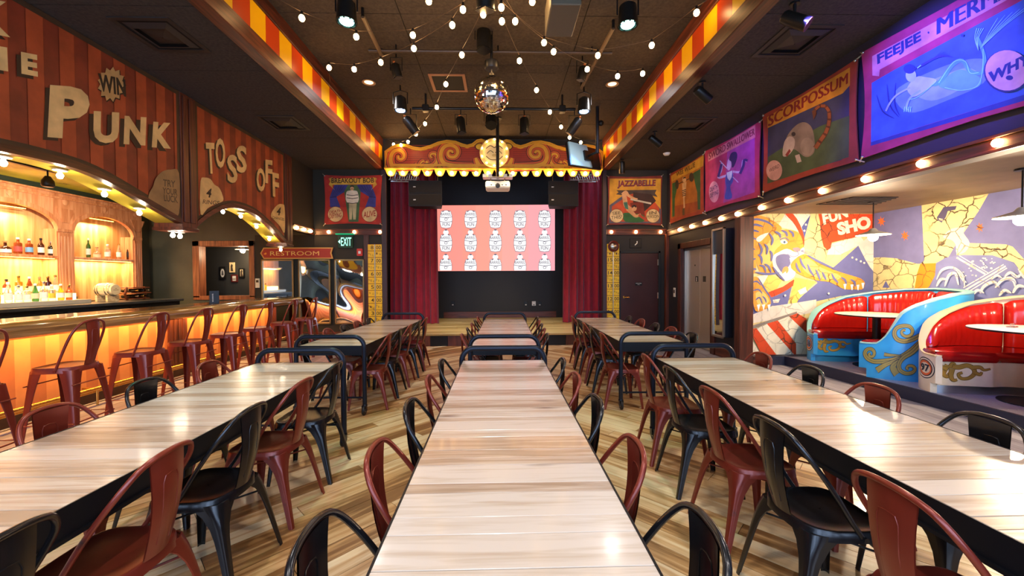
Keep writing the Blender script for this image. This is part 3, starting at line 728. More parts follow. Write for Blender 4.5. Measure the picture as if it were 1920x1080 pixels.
# back counter
t = thing('back_counter', 'dark stone topped counter below the bottle shelves', 'counter', (0, 0, 0))
MB().box(-8.2, -7.28, 1, 9.36, 1.03, 1.085, .008).build('counter_top', M('dark_stone', '#35383a', .3, vary=.3, vscale=12), t)
MB().box(-8.2, -7.36, 1, 9.34, .1, 1.03).build('counter_body', BLK, t)
for q in range(7): MB().box(-7.36, -7.34, 1.1 + q * 1.17, 2.2 + q * 1.17, .15, .98, .004).build('cabinet_door', M('cabinet_black', '#1b1a19', .35), t)
t = thing('lit_bottle_step', 'glowing stepped riser full of bottles on the back counter', 'riser', (0, 0, 0))
MB().box(-8.12, -7.62, 5.3, 7.62, 1.0855, 1.16, .004).build('front_step', M('step_steel', '#c9c2b2', .3, .4), t)
MB().box(-8.12, -7.9, 5.3, 7.62, 1.16, 1.27).build('back_step', M('step_glow', '#fff0c0', .4, emit='#ffd98a', estr=5), t)

# arched back bar cabinet
BB = WOOD('back_bar_wood', ['#ab633c', '#cd8a60', '#e2a981'], 'z', .9, .4, .1, rnd=.1)
BBI = WOOD('back_bar_panel', ['#b07840', '#d09a5e', '#e6bc85'], 'z', .5, .45, rnd=.1)
t = thing('back_bar_cabinet', 'arched wooden back bar cabinet with two lit niches of bottles', 'cabinet', (0, 0, 0))
XF, XB2 = -8.2, -8.47
def archpts(yc, hs, zs, zp, n=18, a0=math.pi, a1=0):
    return [(yc + hs * math.cos(a0 + (a1 - a0) * i / n), zs + (zp - zs) * math.sin(a0 + (a1 - a0) * i / n)) for i in range(n + 1)]
niches = [(6.9, .70), (8.515, .615), (5.2, .70)]
top = [(4.2, 3.15), (4.2, 2.47)]
edge = [(4.2, 3.15), (4.2, 2.47)] + archpts(5.2, .70, 2.47, 2.82) + archpts(6.9, .70, 2.47, 2.82) + archpts(8.515, .615, 2.47, 2.82) + [(9.36, 2.47), (9.36, 3.15)]
MB().prism(edge, lambda u, v, d: (d, u, v), XF - .05, XF).build('arched_header', BB, t)
MB().box(XF - .05, XF + .035, 4.2, 9.38, 3.03, 3.07, .01).box(XF - .05, XF + .05, 4.2, 9.38, 3.13, 3.16, .008).build('cornice', BB, t)
MB().box(XF - .3, XF + .03, 4.2, 9.38, 3.16, 3.25).build('top_band', M('dark_green', '#23302a', .5), t)
MB().box(XB2 - .02, XB2, 4.2, 9.36, 1.09, 3.15).build('back_panel', BBI, t)
for ya, yb in ((5.9, 6.2), (7.6, 7.9), (9.13, 9.36)):
    MB().box(XB2, XF - .002, ya, yb, 1.16, 2.47).box(XF - .002, XF + .012, ya, yb, 2.42, 2.48, .004).build('pillar', BB, t)
    fl = MB().box(XF - .002, XF + .02, ya + .02, yb - .02, 1.2, 2.40, .005)
    for q in range(4): yy = ya + (yb - ya) * (q + 1) / 5; fl.box(XF + .02, XF + .027, yy - .014, yy + .014, 1.26, 2.34, .004)
    fl.build('fluted_face', BB, t)
    MB().box(XF - .05, XF + .03, ya - .01, yb + .01, 1.086, 1.2, .005).build('plinth_block', M('dark_stone', '#35383a', .3), t)
    yc = (ya + yb) / 2
    MB().prism([(yc - .17, 2.86), (yc + .17, 2.86), (yc + .05, 2.60), (yc - .05, 2.60)], lambda u, v, d: (d, u, v), XF, XF + .018).build('spandrel_panel', BB, t)
for yc, hs in niches:
    A = archpts(yc, hs, 2.47, 2.82, 24); B = archpts(yc, hs + .07, 2.47, 2.90, 24)
    mo = MB()
    for i in range(24):
        q = [A[i], A[i + 1], B[i + 1], B[i]]; mo.prism(q, lambda u, v, d: (d, u, v), XF, XF + .022)
    mo.build('arch_moulding', BB, t)
    sh = MB().box(XB2, XF + .02, yc - hs, yc + hs, 1.915, 1.965, .004); sh.build('shelf', BB, t)
    MB().box(XF - .03, XF - .018, yc - hs + .03, yc + hs - .03, 1.905, 1.914).build('shelf_light', M('shelf_led', '#ffcf70', .4, emit='#ffb84a', estr=10), t)
    MB().box(XF - .075, XF - .06, yc - hs * .4, yc + hs * .4, 2.76, 2.77).build('arch_light', M('shelf_led', '#ffcf70'), t)
    light('AREA', (XB2 + .12, yc, 1.90), '#ffcf8a', 22, (XB2 + .08, yc, 1.0), .1, hs * 1.8, name='shelf_led_light').rotation_euler = (0, 0, 0)
    light('AREA', (XB2 + .12, yc, 2.69), '#ffd096', 16, (XB2 + .08, yc, 2.0), .1, hs * 1.0, name='arch_led_light').rotation_euler = (0, 0, 0)
for i, (yy) in enumerate((6.05, 6.9, 7.75, 8.5, 9.2)):
    MB().lathe([(.02, 0), (.05, .004), (.055, .012), (.045, .018), (.02, .02)], (XF, yy, 2.985), 'x', 16).build('rosette', BB, t, True)

# bottles
GL = {'amber': M('glass_amber', '#a8501a', .08, trans=.55, coat=.5), 'brown': M('glass_brown', '#4a1f10', .08, trans=.35, coat=.5), 'clear': M('glass_clear', '#f3ead0', .05, trans=.8, coat=.5), 'green': M('glass_green', '#3f7a3a', .08, trans=.5, coat=.5), 'gold': M('glass_gold', '#e0a020', .08, trans=.6, coat=.5), 'dark': M('glass_dark', '#17120f', .08, coat=.5)}
LB = {'white': M('label_white', '#f0ece2', .6), 'red': M('label_red', '#b34a48', .6), 'blue': M('label_blue', '#6fa8d8', .6), 'black': M('label_black', '#202020', .6), 'cream': M('label_cream', '#e6d7ae', .6), 'yellow': M('label_yellow', '#e5c443', .6)}
CAPS = {'black': BLK, 'wood': M('cork', '#b08a5a', .7), 'silver': STEEL, 'white': M('cap_white', '#eeeeea', .4), 'gold': BRASS}
def bottle(x, y, z, h, r, glass, label, cap, text, shape=0, grp='bottles on the back bar'):
    o = thing('liquor_bottle', text, 'bottle', (x, y, z), 0, grp)
    if shape == 0: pr = [(r * .9, 0), (r, .008), (r, h * .55), (r * .92, h * .62), (r * .4, h * .74), (r * .34, h * .78), (r * .34, h * .9), (r * .4, h * .905)]
    elif shape == 1: pr = [(r * .92, 0), (r, .01), (r, h * .62), (r * .96, h * .67), (r * .42, h * .73), (r * .36, h * .78), (r * .36, h * .88), (r * .42, h * .89)]
    elif shape == 2: pr = [(r * .8, 0), (r * .95, .01), (r, h * .35), (r * .8, h * .55), (r * .45, h * .72), (r * .3, h * .85), (r * .34, h * .91)]
    else: pr = [(r * 1.05, 0), (r * 1.1, .01), (r * 1.1, h * .4), (r * .9, h * .5), (r * .35, h * .6), (r * .3, h * .85), (r * .36, h * .86)]
    MB().lathe(pr, (0, 0, 0), 'z', 14).build('glass', GL[glass], o, True)
    lo, hi = (.16, .46) if shape != 3 else (.08, .34)
    if label: MB().lathe([(r * 1.02 if shape != 3 else r * 1.12, h * lo), (r * 1.02 if shape != 3 else r * 1.12, h * hi)], (0, 0, 0), 'z', 14, False).build('paper_label', LB[label], o, True)
    MB().lathe([(r * .42, h * .89), (r * .44, h * .9), (r * .44, h * .985), (r * .3, h)], (0, 0, 0), 'z', 10).build('stopper', CAPS[cap], o, True)
up1 = [(10, .22, .062, 'brown', 'white', 'wood', 3, 'squat brown bottle with white band'), (34, .29, .05, 'amber', 'red', 'white', 1, 'amber bottle with red label'), (55, .285, .048, 'amber', 'blue', 'white', 1, 'amber bottle with pale blue label'),
       (77, .315, .043, 'brown', 'white', 'black', 0, 'tall dark brown bottle with black cap'), (96, .27, .044, 'dark', 'white', 'silver', 0, 'black bottle with silver neck'), (115, .27, .052, 'amber', 'white', 'black', 1, 'broad amber bottle with large white label')]
for px_, h, r, g, l, c, s, tx in up1:
    pt = at(px_, 470, 'x', -8.32); bottle(-8.32, pt.y, 1.9655, h, r, g, l, c, tx + ' on the upper shelf of the left niche', s)
up2 = [(166, .40, .036, 'green', 'white', 'white', 0, 'tall slim green bottle'), (182, .24, .055, 'clear', 'cream', 'wood', 3, 'squat clear bottle with round stopper'), (202, .31, .05, 'clear', 'white', 'white', 1, 'frosted clear bottle with white stopper'),
       (223, .34, .043, 'clear', 'white', 'gold', 2, 'tapering clear bottle with white label'), (241, .38, .036, 'brown', 'black', 'silver', 2, 'tall brown bottle with black label'), (250, .16, .042, 'dark', 'white', 'black', 3, 'tiny round dark flask')]
for px_, h, r, g, l, c, s, tx in up2:
    pt = at(px_, 480, 'x', -8.32); bottle(-8.32, pt.y, 1.9655, h, r, g, l, c, tx + ' on the upper shelf of the right niche', s)
lowb = [(12, .31, 'amber', 'white', 'black'), (35, .38, 'gold', 'white', 'gold'), (55, .36, 'amber', 'cream', 'white'), (74, .36, 'gold', 'white', 'wood'), (90, .37, 'brown', 'white', 'gold'), (104, .40, 'clear', 'white', 'gold')]
lowf = [(-8, .26, 'gold', 'yellow', 'black'), (15, .36, 'clear', 'white', 'white'), (34, .30, 'clear', 'white', 'silver'), (50, .29, 'clear', 'white', 'gold'), (66, .33, 'green', 'cream', 'white'), (82, .37, 'clear', 'white', 'silver'), (97, .31, 'clear', 'yellow', 'white'), (114, .32, 'gold', 'white', 'white'), (129, .30, 'amber', 'cream', 'gold')]
NTH = ['leftmost', 'second', 'third', 'fourth', 'fifth', 'sixth', 'seventh', 'eighth', 'rightmost']
for i, (px_, h, g, l, c) in enumerate(lowb):
    pt = at(px_, 530, 'x', -8.0); bottle(-8.0, pt.y, 1.2705, h * .85, .043, g, l, c, f'{g} glass bottle, {"rightmost" if i == 5 else NTH[i]}{" from the left" if 0 < i < 5 else ""} in the glowing back row', i % 3)
for i, (px_, h, g, l, c) in enumerate(lowf):
    pt = at(px_, 540, 'x', -7.75); bottle(-7.75, pt.y, 1.1605, h * .9, .046, g, l, c, f'{g} glass bottle with {l} label, {NTH[i]}{" from the left" if 0 < i < 8 else ""} in the front row', (i + 1) % 3)
# small barrel and wine rack
OAK = WOOD('barrel_oak', ['#c9a878', '#e0c79c', '#efdcb8'], 'x', 1, .5, rnd=.2)
t = thing('oak_barrel', 'small pale oak barrel lying on a cradle in the right niche', 'barrel', (-7.85, 8.16, 1.0855))
MB().lathe([(.105, -.17), (.128, -.1), (.138, 0), (.128, .1), (.105, .17)], (0, 0, .235), 'x', 24).build('staves', OAK, t, True)
for hx in (-.12, -.07, .07, .12): MB().lathe([(.127 if abs(hx) > .1 else .1345, hx - .012), (.13 if abs(hx) > .1 else .1365, hx), (.127 if abs(hx) > .1 else .1345, hx + .012)], (0, 0, .235), 'x', 24, False).build('hoop', STEEL, t, True)
p = Paint(lambda u, v, d: (.171 + d, u, v)); p.disc(0, .235, .1, .1, '#e9d3a6'); p.stroke([(-.055, .228), (.055, .228)], .009, '#8a5a33'); p.stroke([(-.02, .26), (.02, .26)], .008, '#8a5a33'); p.build('head_print', PAINTMAT('print', .5, 0), t)
for hx in (-.1, .1): MB().prism([(-.12, 0), (.12, 0), (.12, .13), (.07, .12), (0, .10), (-.07, .12), (-.12, .13)], lambda u, v, d: (d, u, v), hx - .02, hx + .02).build('cradle', OAK, t)
t = thing('wine_rack', 'half-barrel wooden wine rack holding dark bottles in the right niche', 'rack', (-7.85, 8.78, 1.0855))
DW = WOOD('rack_wood', ['#6b2f17', '#93502a'], 'y', 1, .3)
for zz, wv in ((.02, .2), (.14, .24), (.255, .2)): MB().box(-.13, .13, -wv, wv, zz, zz + .02, .004).build('rack_shelf', DW, t)
for s in (-1, 1): MB().tube([(0, s * .2, .0), (0, s * .245, .14), (0, s * .2, .275)], .02, 8).build('bow_side', DW, t)
for r_ in range(2):
    for q in range(3):
        b = thing('wine_bottle', f'dark wine bottle lying in the rack, {["lower", "upper"][r_]} row, {["left", "middle", "right"][q]}', 'bottle', (-7.85, 8.78 + (q - 1) * .13, 1.0855 + .082 + r_ * .12), 0, 'bottles in the wine rack')
        MB().lathe([(.036, -.16), (.04, -.15), (.04, .02), (.016, .09), (.015, .15)], (0, 0, 0), 'x', 12).build('glass', GL['dark'], b, True)
        MB().lathe([(.017, .12), (.018, .165), (.01, .168)], (0, 0, 0), 'x', 10).build('foil_cap', [STEEL, BRASS, BLK][(q + r_) % 3], b, True)

# ceiling track above the bar
t = thing('bar_track_light', 'black track rail with a dark spot under the yellow bar ceiling', 'track light', (0, 0, 0))
MB().box(-7.02, -6.95, 3.5, 9.3, 3.2, 3.245).build('track', BLK, t); MB().box(-6.82, -6.78, 3.0, 9.3, 3.21, 3.245).build('track', BLK, t)
MB().tube([(-6.8, 6.2, 3.21), (-6.8, 6.2, 3.08)], .01).build('stem', BLK, t)
MB().lathe([(.03, .16), (.07, .09), (.075, .02), (.06, 0)], (-6.8, 6.2, 2.92), 'z', 14).build('shade', M('dark_bronze', '#3a322a', .35, .6), t, True)

light('SPOT', (-6.8, 6.2, 2.9), '#ffe8c8', 260, (-8.3, 7.3, 1.9), .06, angle=130, blend=.9, name='bar_track_beam')
# ================================================================== SIGN CANOPY OVER THE BAR
can = thing('bar_sign_canopy', 'red striped ring-toss sign canopy with arched lower edges and bulbs over the bar', 'sign', (0, 0, 0))
XS = -4.55
z1 = smo([(-1.0, 2.31), (1.4, 2.31), (2.3, 2.33), (2.9, 2.50), (3.5, 2.66), (4.1, 2.715), (4.63, 2.69), (5.31, 2.49), (5.82, 2.325)], 5)
z2 = smo([(6.11, 2.32), (6.40, 2.53), (6.80, 2.72), (7.2, 2.765), (7.6, 2.72), (8.05, 2.56), (8.45, 2.36), (8.6, 2.30)], 5)
def zat(curve, y):
    for (a, b), (c, d) in zip(curve, curve[1:]):
        if a <= y <= c: return b + (d - b) * (y - a) / (c - a)
    return curve[-1][1]
for nm, cvv, ya, yb in (('near_board', z1, -1.0, 5.82), ('far_board', z2, 6.11, 8.6)):
    MB().prism([(ya, 4.19)] + cvv + [(yb, 4.19)], lambda u, v, d: (d, u, v), XS - .36, XS).build(nm, M('canopy_core', '#c9b23c', .45), can)
    mo = MB(); 
    for (a, b), (c, d) in zip(cvv, cvv[1:]): mo.prism([(a, b - .012), (c, d - .012), (c, d + .065), (a, b + .065)], lambda u, v, q: (q, u, v), XS - .07, XS + .02)
    mo.build('arch_moulding', REDWOOD_H, can)
    mpx, cvx = planeX(XS, 1); p = Paint(mpx, None, .001)
    p.poly([(ya, 4.19)] + [(a, b) for a, b in cvv] + [(yb, 4.19)], '#86341d')
    k = 0; y = ya + .06
    while y < yb - .05:
        if k % 2 == 0:
            ye = min(y + .145, yb - .05); p.poly([(y, 4.13), (ye, 4.13), (ye, zat(cvv, ye) + .1), (y, zat(cvv, y) + .1)], '#ad4b25')
        y += .145; k += 1
    brd = '#43301f'
    p.poly([(ya, 4.19), (yb, 4.19), (yb, 4.13), (ya, 4.13)], brd)
    for yy in (ya, yb - .05): p.poly([(yy, 4.19), (yy + .05, 4.19), (yy + .05, zat(cvv, yy + .05) + .05), (yy, zat(cvv, yy) + .05)], brd)
    p.stroke([(a, b + .085) for a, b in cvv], .05, brd)
    p.conv = cvx; CR = '#eac684'; CR2 = '#b28a56'; SH = '#2c1a12'
    if nm == 'near_board':
        L1 = [('P', (87, 257), (163, 263), (92, 159)), ('U', (173, 267), (221, 270), (174, 208)), ('N', (230, 270), (271, 273), (232, 217)), ('K', (283, 276), (319, 279), (286, 228)),
              ('E', (38, 138), (69, 144), (37, 97)), ('H', (-40, 125), (13, 134), (-42, 80)), ('K', (-60, 55), (17, 70), (-60, -10))]
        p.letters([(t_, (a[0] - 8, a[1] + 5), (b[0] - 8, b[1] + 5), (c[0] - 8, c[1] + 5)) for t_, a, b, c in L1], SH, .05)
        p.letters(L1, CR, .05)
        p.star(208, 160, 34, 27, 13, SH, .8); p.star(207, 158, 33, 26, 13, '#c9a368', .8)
        p.text('WIN', (184, 170), (235, 182), (182, 137), '#2a2018', .04)
        p.poly([(279, 385), (277, 365), (285, 350), (290, 335), (302, 322), (318, 318), (334, 325), (334, 400), (318, 402), (298, 396)], '#9f7f55', 4)
        p.letters([('TRY', (304, 349), (327, 352), (304, 336)), ('YOUR', (303, 363), (331, 367), (303, 351)), ('LUCK', (306, 377), (332, 381), (305, 364))], '#5a4630', .02)
    else:
        L2 = [('T', (388, 325), (404, 326), (385, 267)), ('O', (404, 314), (422, 316), (403, 258)), ('S', (426, 342), (445, 344), (425, 289)), ('S', (443, 323), (462, 325), (443, 272)), ('O', (481, 358), (497, 360), (480, 314)), ('F', (497, 343), (510, 345), (497, 299)), ('F', (511, 368), (523, 371), (510, 323))]
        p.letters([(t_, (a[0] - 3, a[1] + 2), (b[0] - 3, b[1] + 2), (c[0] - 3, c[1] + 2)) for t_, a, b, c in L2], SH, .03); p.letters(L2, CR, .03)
        p.poly([(375, 402), (375, 340), (383, 333), (394, 336), (401, 346), (410, 352), (416, 365), (417, 377), (400, 384), (388, 391)], CR, 3)
        p.text('4', (385, 369), (394, 371), (388, 352), SH, .03); p.text('RINGS', (379, 382), (410, 385), (380, 374), '#5a4630', .01)
        p.poly([(507, 405), (511, 394), (520, 384), (529, 383), (533, 390), (533, 436), (524, 424), (514, 413)], CR, 3)
        p.text('4', (517, 403), (524, 404), (520, 388), SH, .03); p.text('CHANCES', (510, 410), (532, 414), (510, 405), '#5a4630', .01)
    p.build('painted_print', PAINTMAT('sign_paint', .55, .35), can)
for ya, yb in ((5.82, 6.11), (8.6, 8.87)):
    pm = MB().box(XS - .38, XS + .02, ya, yb, 2.26, 4.19, .006)
    for q in range(2): yy = ya + .03 + q * .12; pm.box(XS + .02, XS + .035, yy, yy + .1, 2.34, 4.15, .006)
    pm.build('wood_post', REDWOOD, can); MB().box(XS - .4, XS + .04, ya - .01, yb + .01, 2.22, 2.27, .006).build('post_foot', REDWOOD, can)
def bulb(parent, x, y, z, mat=None, r=.028, base=True, disc=True):
    b = MB().lathe([(.004, -.068), (.018, -.062), (r, -.04), (r * .95, -.025), (.014, 0)], (x, y, z), 'z', 10).build('bulb', mat or BULBW, parent, True)
    if base: MB().lathe([(.015, -.004), (.017, .012), (.06 if disc else .018, .018), (.062 if disc else .018, .03)], (x, y, z), 'z', 14).build('bulb_base', PORC if disc else BLK, b, True)
    return b
for yy in (2.6, 3.2, 3.94, 4.43, 4.91, 5.37): bulb(can, XS - .18, yy, zat(z1, yy) - .045)
for yy in (6.54, 6.96, 7.43, 7.9, 8.33): bulb(can, XS - .18, yy, zat(z2, yy) - .045)
for yy in (5.9, 6.03, 8.75): bulb(can, XS - .18, yy, 2.19)

# ================================================================== STAGE END
PR = PAINTMAT('print', .5, 0)
def Z(ox, oy, s): return lambda *pts: [(ox + x / s, oy + y / s) for x, y in pts]
# carved sign board over the stage
sg = thing('stage_marquee', 'carved golden scrollwork marquee board with scalloped bulb row above the stage', 'sign', (0, 0, 0))
YM = 9.70; mpm, cvm = planeY(YM)
lf = [(722, 317), (721.5, 284), (738, 272.5), (752, 270), (764, 271), (774, 275), (789, 277.5), (807, 272.5), (821, 266.5), (838, 263), (854, 264.5), (867, 269.6), (876, 272), (885, 269.6), (894, 262.5), (903, 260.7), (911, 264), (918, 263)]
outl = lf + [(1852 - x, y + 1.0) for x, y in lf[::-1]]
outl_uv = [cvm(*p) for p in outl]
MB().prism(outl_uv, lambda u, v, d: (u, d, v), YM + .06, YM).build('board', M('marquee_gold', '#c88a1e', .4), sg)
def inset(pts, d):
    o = []
    n = len(pts)
    for i in range(n):
        a, b, c = Vector(pts[i - 1]), Vector(pts[i]), Vector(pts[(i + 1) % n]); t = (c - a).normalized(); nn = Vector((-t.y, t.x)); o.append(tuple(b - nn * d))
    return o
rim = MB()
for w0, w1, dp_ in ((0, .035, .03), (.045, .075, .045)):
    A = inset(outl_uv, w0); B = inset(outl_uv, w1); n = len(A)
    for i in range(n - 1):
        if 0 <= i < n - 1: rim.prism([A[i], A[i + 1], B[i + 1], B[i]], lambda u, v, d: (u, d, v), YM - dp_, YM)
rim.build('carved_rim', M('marquee_rim', '#e0a832', .35), sg)
p = Paint(mpm, None, .002); p.poly(inset(outl_uv, .085), '#b23a1c')
for q in range(9):
    zz = 4.36 + q * .045
    for xa, xb in ((-2.35, -1.55), (-1.1, -.45), (.35, 1.0), (1.45, 2.2)): p.poly([(xa, zz), (xb, zz), (xb, zz + .014), (xa, zz + .014)], '#7d2416')
GO, DK, OR = '#e0a22a', '#3a1a12', '#cf5a2a'
zq = Z(700, 240, 6.75)
def band(pts, w0, w1, mirror, n=5):
    q = zq(*pts)
    if mirror: q = [(1852 - x, y + .6) for x, y in q]
    q = [cvm(*e) for e in smo(q, n)]
    for ex, c in ((.13, DK), (.095, OR), (.016, DK), (0, GO)):
        p.stroke(q, w0 + ex, c, w2=w1 + ex * .7)
for mi in (False, True):
    bd = lambda pts, w0, w1: band(pts, w0, w1, mi)
    bd([(300, 500), (420, 500), (520, 495), (560, 455)], .07, .05)
    bd([(245, 500), (222, 420), (232, 340), (275, 290), (340, 285), (385, 325), (385, 375), (350, 398), (318, 380), (322, 350)], .105, .05)
    bd([(600, 490), (620, 440), (650, 425)], .10, .06); bd([(640, 495), (680, 450), (670, 420)], .08, .05)
    bd([(640, 505), (740, 490), (800, 440), (812, 375), (785, 332), (740, 330), (722, 358), (745, 378)], .08, .035)
    bd([(1330, 495), (1150, 490), (1000, 480), (900, 450), (858, 385), (862, 300), (905, 238), (980, 220), (1048, 250), (1070, 312), (1035, 365), (975, 368), (945, 335), (958, 295), (995, 295), (1005, 320)], .115, .05)
    bd([(1330, 470), (1310, 420), (1295, 380)], .12, .06)
    q = zq((1350, 240))[0]; q = (1852 - q[0], q[1]) if mi else q; q = cvm(*q); p.disc(*q, .12, .085, DK); p.disc(*q, .10, .07, '#f2c233')
p.poly([(-2.62, 4.22), (2.42, 4.22), (2.42, 4.28), (-2.62, 4.28)], GO)
p.build('painted_print', PAINTMAT('marquee_paint', .45, .15), sg)
mc = Vector((-.1, YM - .03, 4.54))
MB().lathe([(.33, 0), (.36, -.03), (.34, -.06), (.30, -.06), (.28, -.03), (.05, -.03)], (mc.x, mc.y, mc.z), 'y', 32).build('medallion', M('medallion_cream', '#f0d68c', .4), sg, True)
p = Paint(lambda u, v, d: (u, mc.y - .032 - d, v)); p.disc(mc.x, mc.z, .26, .26, '#f3e3a4')
for a in (-1, 1):
    p.stroke([(mc.x + a * .2, mc.z + .1), (mc.x + a * .1, mc.z + .17), (mc.x, mc.z + .12)], .02, '#5a4a2a', 5); p.stroke([(mc.x + a * .18, mc.z - .02), (mc.x + a * .1, mc.z + .05), (mc.x + a * .02, mc.z)], .016, '#5a4a2a', 5)
    p.stroke([(mc.x + a * .2, mc.z - .08), (mc.x + a * .1, mc.z - .16), (mc.x, mc.z - .17)], .018, '#5a4a2a', 5)
p.disc(mc.x, mc.z - .06, .06, .035, '#d9c077'); p.build('medallion_print', PR, sg)
for a in range(10):
    q = 2 * math.pi * a / 10 + .3; MB().sphere((mc.x + .31 * math.cos(q), mc.y - .065, mc.z + .31 * math.sin(q)), .02, 8, 6).build('bulb', BULB, sg, True)
MB().box(-2.75, 2.54, YM - .05, YM + .02, 4.155, 4.19, .006).build('lower_rail', M('marquee_rim', '#e0a832'), sg)
for k in range(18):
    x = -2.60 + k * (5.0 / 17)
    MB().prism([(x - .142, 4.16), (x + .142, 4.16), (x + .075, 4.02), (x + .04, 3.995), (x - .04, 3.995), (x - .075, 4.02)], lambda u, v, d: (u, d, v), YM, YM + .035).build('scallop', M('scallop_gold', '#dfa53a', .4), sg)
    MB().sphere((x, YM - .045, 4.055), .042, 10, 8).build('bulb', BULB, sg, True)
# projection screen image on the back wall of the stage
EM = bpy.data.materials.new('screen_glow'); EM.use_nodes = True; nt = EM.node_tree; b = nt.nodes['Principled BSDF']; a_ = nt.nodes.new('ShaderNodeAttribute'); a_.attribute_name = 'Col'
b.inputs['Base Color'].default_value = (.02, .02, .02, 1); nt.links.new(a_.outputs['Color'], b.inputs['Emission Color']); b.inputs['Emission Strength'].default_value = .85; MATS['screen_glow'] = EM
t = thing('video_wall', 'glowing pink video wall showing rows of white barrel logos at the back of the stage', 'screen', (0, 0, 0))
YSn = 12.5; mps, cvs = planeY(YSn)
c0, c1, c2_, c3 = (817.5, 385.5), (1040, 384), (1040.5, 507.5), (818.5, 508.5)
MB().prism([cvs(*q) for q in (c3, c2_, c1, c0)], lambda u, v, d: (u, d, v), YSn, YSn + .045).build('screen_body', BLK, t)
p = Paint(mps, cvs, .002, .0006)
ramp = ['#fd8f80', '#fc9183', '#fd9380', '#fe9a86', '#ff9f8d', '#fea397', '#fda39f', '#fba2a6', '#f8a2ad']
for i in range(18):
    x0, x1 = 817.8 + 222.4 * i / 18, 817.8 + 222.4 * (i + 1) / 18 + .1
    p.poly([(x0, 385.2 - (x0 - 818) * .006), (x1, 385.2 - (x1 - 818) * .006), (x1, 508.3 - (x1 - 818) * .004), (x0, 508.3 - (x0 - 818) * .004)], ramp[i // 2])
INK, WH = '#5f5566', '#ffffff'
def logo(cx, cy, lo, hi):
    cy += 1.5
    C = lambda pts: [(cx + x * .93, min(hi, max(lo, cy + y * .93))) for x, y in pts]
    body = [(-9, -14), (-11.5, -6), (-12.2, 2), (-11.5, 10), (-9, 18), (0, 19.5), (9, 18), (11.5, 10), (12.2, 2), (11.5, -6), (9, -14), (0, -16)]
    p.poly(C([(x * 1.06, y * 1.05) for x, y in body]), INK); p.poly(C(body), WH)
    if cy - 24 > lo:
        p.disc(cx, cy - 18, 5.2, 4.6, WH, 14); p.disc(cx, cy - 22.6, 2.8, 1.4, INK, 10)
    for yy, sgn in ((-3.2, 1.2), (6.3, 1.2)):
        if lo < cy + yy < hi - 2: p.stroke(C([(-12, yy), (-6, yy + sgn), (0, yy + 1.5 * sgn), (6, yy + sgn), (12, yy)]), 1.0, INK)
    def tx(s_, x0, x1, yb, yt):
        if cy + yb <= hi + .5 and cy + yt >= lo: p.text(s_, (cx + x0, cy + yb), (cx + x1, cy + yb), (cx + x0, cy + yt), INK, .01)
    tx('BARREL', -9.8, 9.8, -5.2, -10.5); tx("O'", -3, 4.5, 4.6, -1.4); tx('FUN', -6.6, 6.6, 14.8, 8.6)
    for xx in (-6, 6): 
        if cy - 12 > lo: p.stroke([(cx + xx * 1.2, cy - 12), (cx + xx * .6, cy - 14)], 1.4, INK)
for cy in (408, 452.5, 498.5):
    for cx in (836.4, 882.6, 928.9, 974.7, 1020.6): logo(cx, cy, 385.6, 507.2)
p.build('screen_image_print', EM, t)
# stage back-wall plates
for x, col, lab in ((849, BLK, 'black outlet plate low on the left of the stage wall'), (986, BLK, 'left black outlet plate on the right of the stage wall'), (1001, M('plate_white', '#dedede', .5), 'white switch plate between two black outlets on the stage wall'), (1012, BLK, 'right black outlet plate on the right of the stage wall')):
    q = at(x, 569, 'y', 12.54); t = thing('outlet_plate', lab, 'outlet', (q.x, 12.55, q.z))
    MB().box(-.06, .06, -.012, 0, -.07, .07, .004).build('plate', col, t); MB().box(-.025, .025, -.016, -.012, -.055, -.03, .002).build('socket', M('plate_white', '#dedede') if col is BLK else BLK, t)
# line array speakers hung from short truss
for xa, xb, lab in ((-2.27, -1.43, 'two stacked black loudspeakers hung at the left of the stage'), (1.26, 2.03, 'two stacked black loudspeakers hung at the right of the stage')):
    t = thing('hung_loudspeakers', lab, 'speaker', (0, 0, 0), 0, 'loudspeakers over the stage'); s = -1 if xa < 0 else 1
    for z0, z1 in ((3.35, 3.66), (3.67, 3.99)):
        c = MB().prism([(xa, 10.12), (xb, 10.12), (xb - .08, 10.55), (xa + .08, 10.55)], lambda u, v, d: (u, v, d), z0, z1).build('cabinet', M('speaker_black', '#191818', .55), t)
        MB().box(xa + .02, xb - .02, 10.108, 10.12, z0 + .02, z1 - .02).build('grille', M('grille', '#211f1f', .8, bump=.6, bscale=300), c)
        MB().box(xa + .12 if s < 0 else xa + .08, xa + .18 if s < 0 else xa + .14, 10.1, 10.108, (z0 + z1) / 2 - .012, (z0 + z1) / 2 + .012).build('badge', M('plate_white', '#dedede'), c)
    for xx in (xa + .12, xb - .12): MB().tube([(xx, 10.2, 3.99), (xx, 10.2, 4.3)], .012).build('hanger', STEEL, t)
    cx = xa - .15 if s < 0 else xb + .15
    for yy, zz in ((10.15, 4.02), (10.35, 4.02), (10.15, 4.22), (10.35, 4.22)): MB().tube([(cx - .35, yy, zz), (cx + .35, yy, zz)], .016).build('truss_chord', STEEL, t)
    for q in range(6):
        xq = cx - .33 + q * .12
        for yy in (10.15, 10.35): MB().tube([(xq, yy, 4.02), (xq + .06, yy, 4.22)], .009, 6).tube([(xq + .06, yy, 4.22), (xq + .12, yy, 4.02)], .009, 6).build('truss_brace', STEEL, t)
    for xx in (cx - .3, cx + .3): MB().tube([(xx, 10.25, 4.2), (xx, 10.25, 4.95)], .012).build('hanger', STEEL, t)
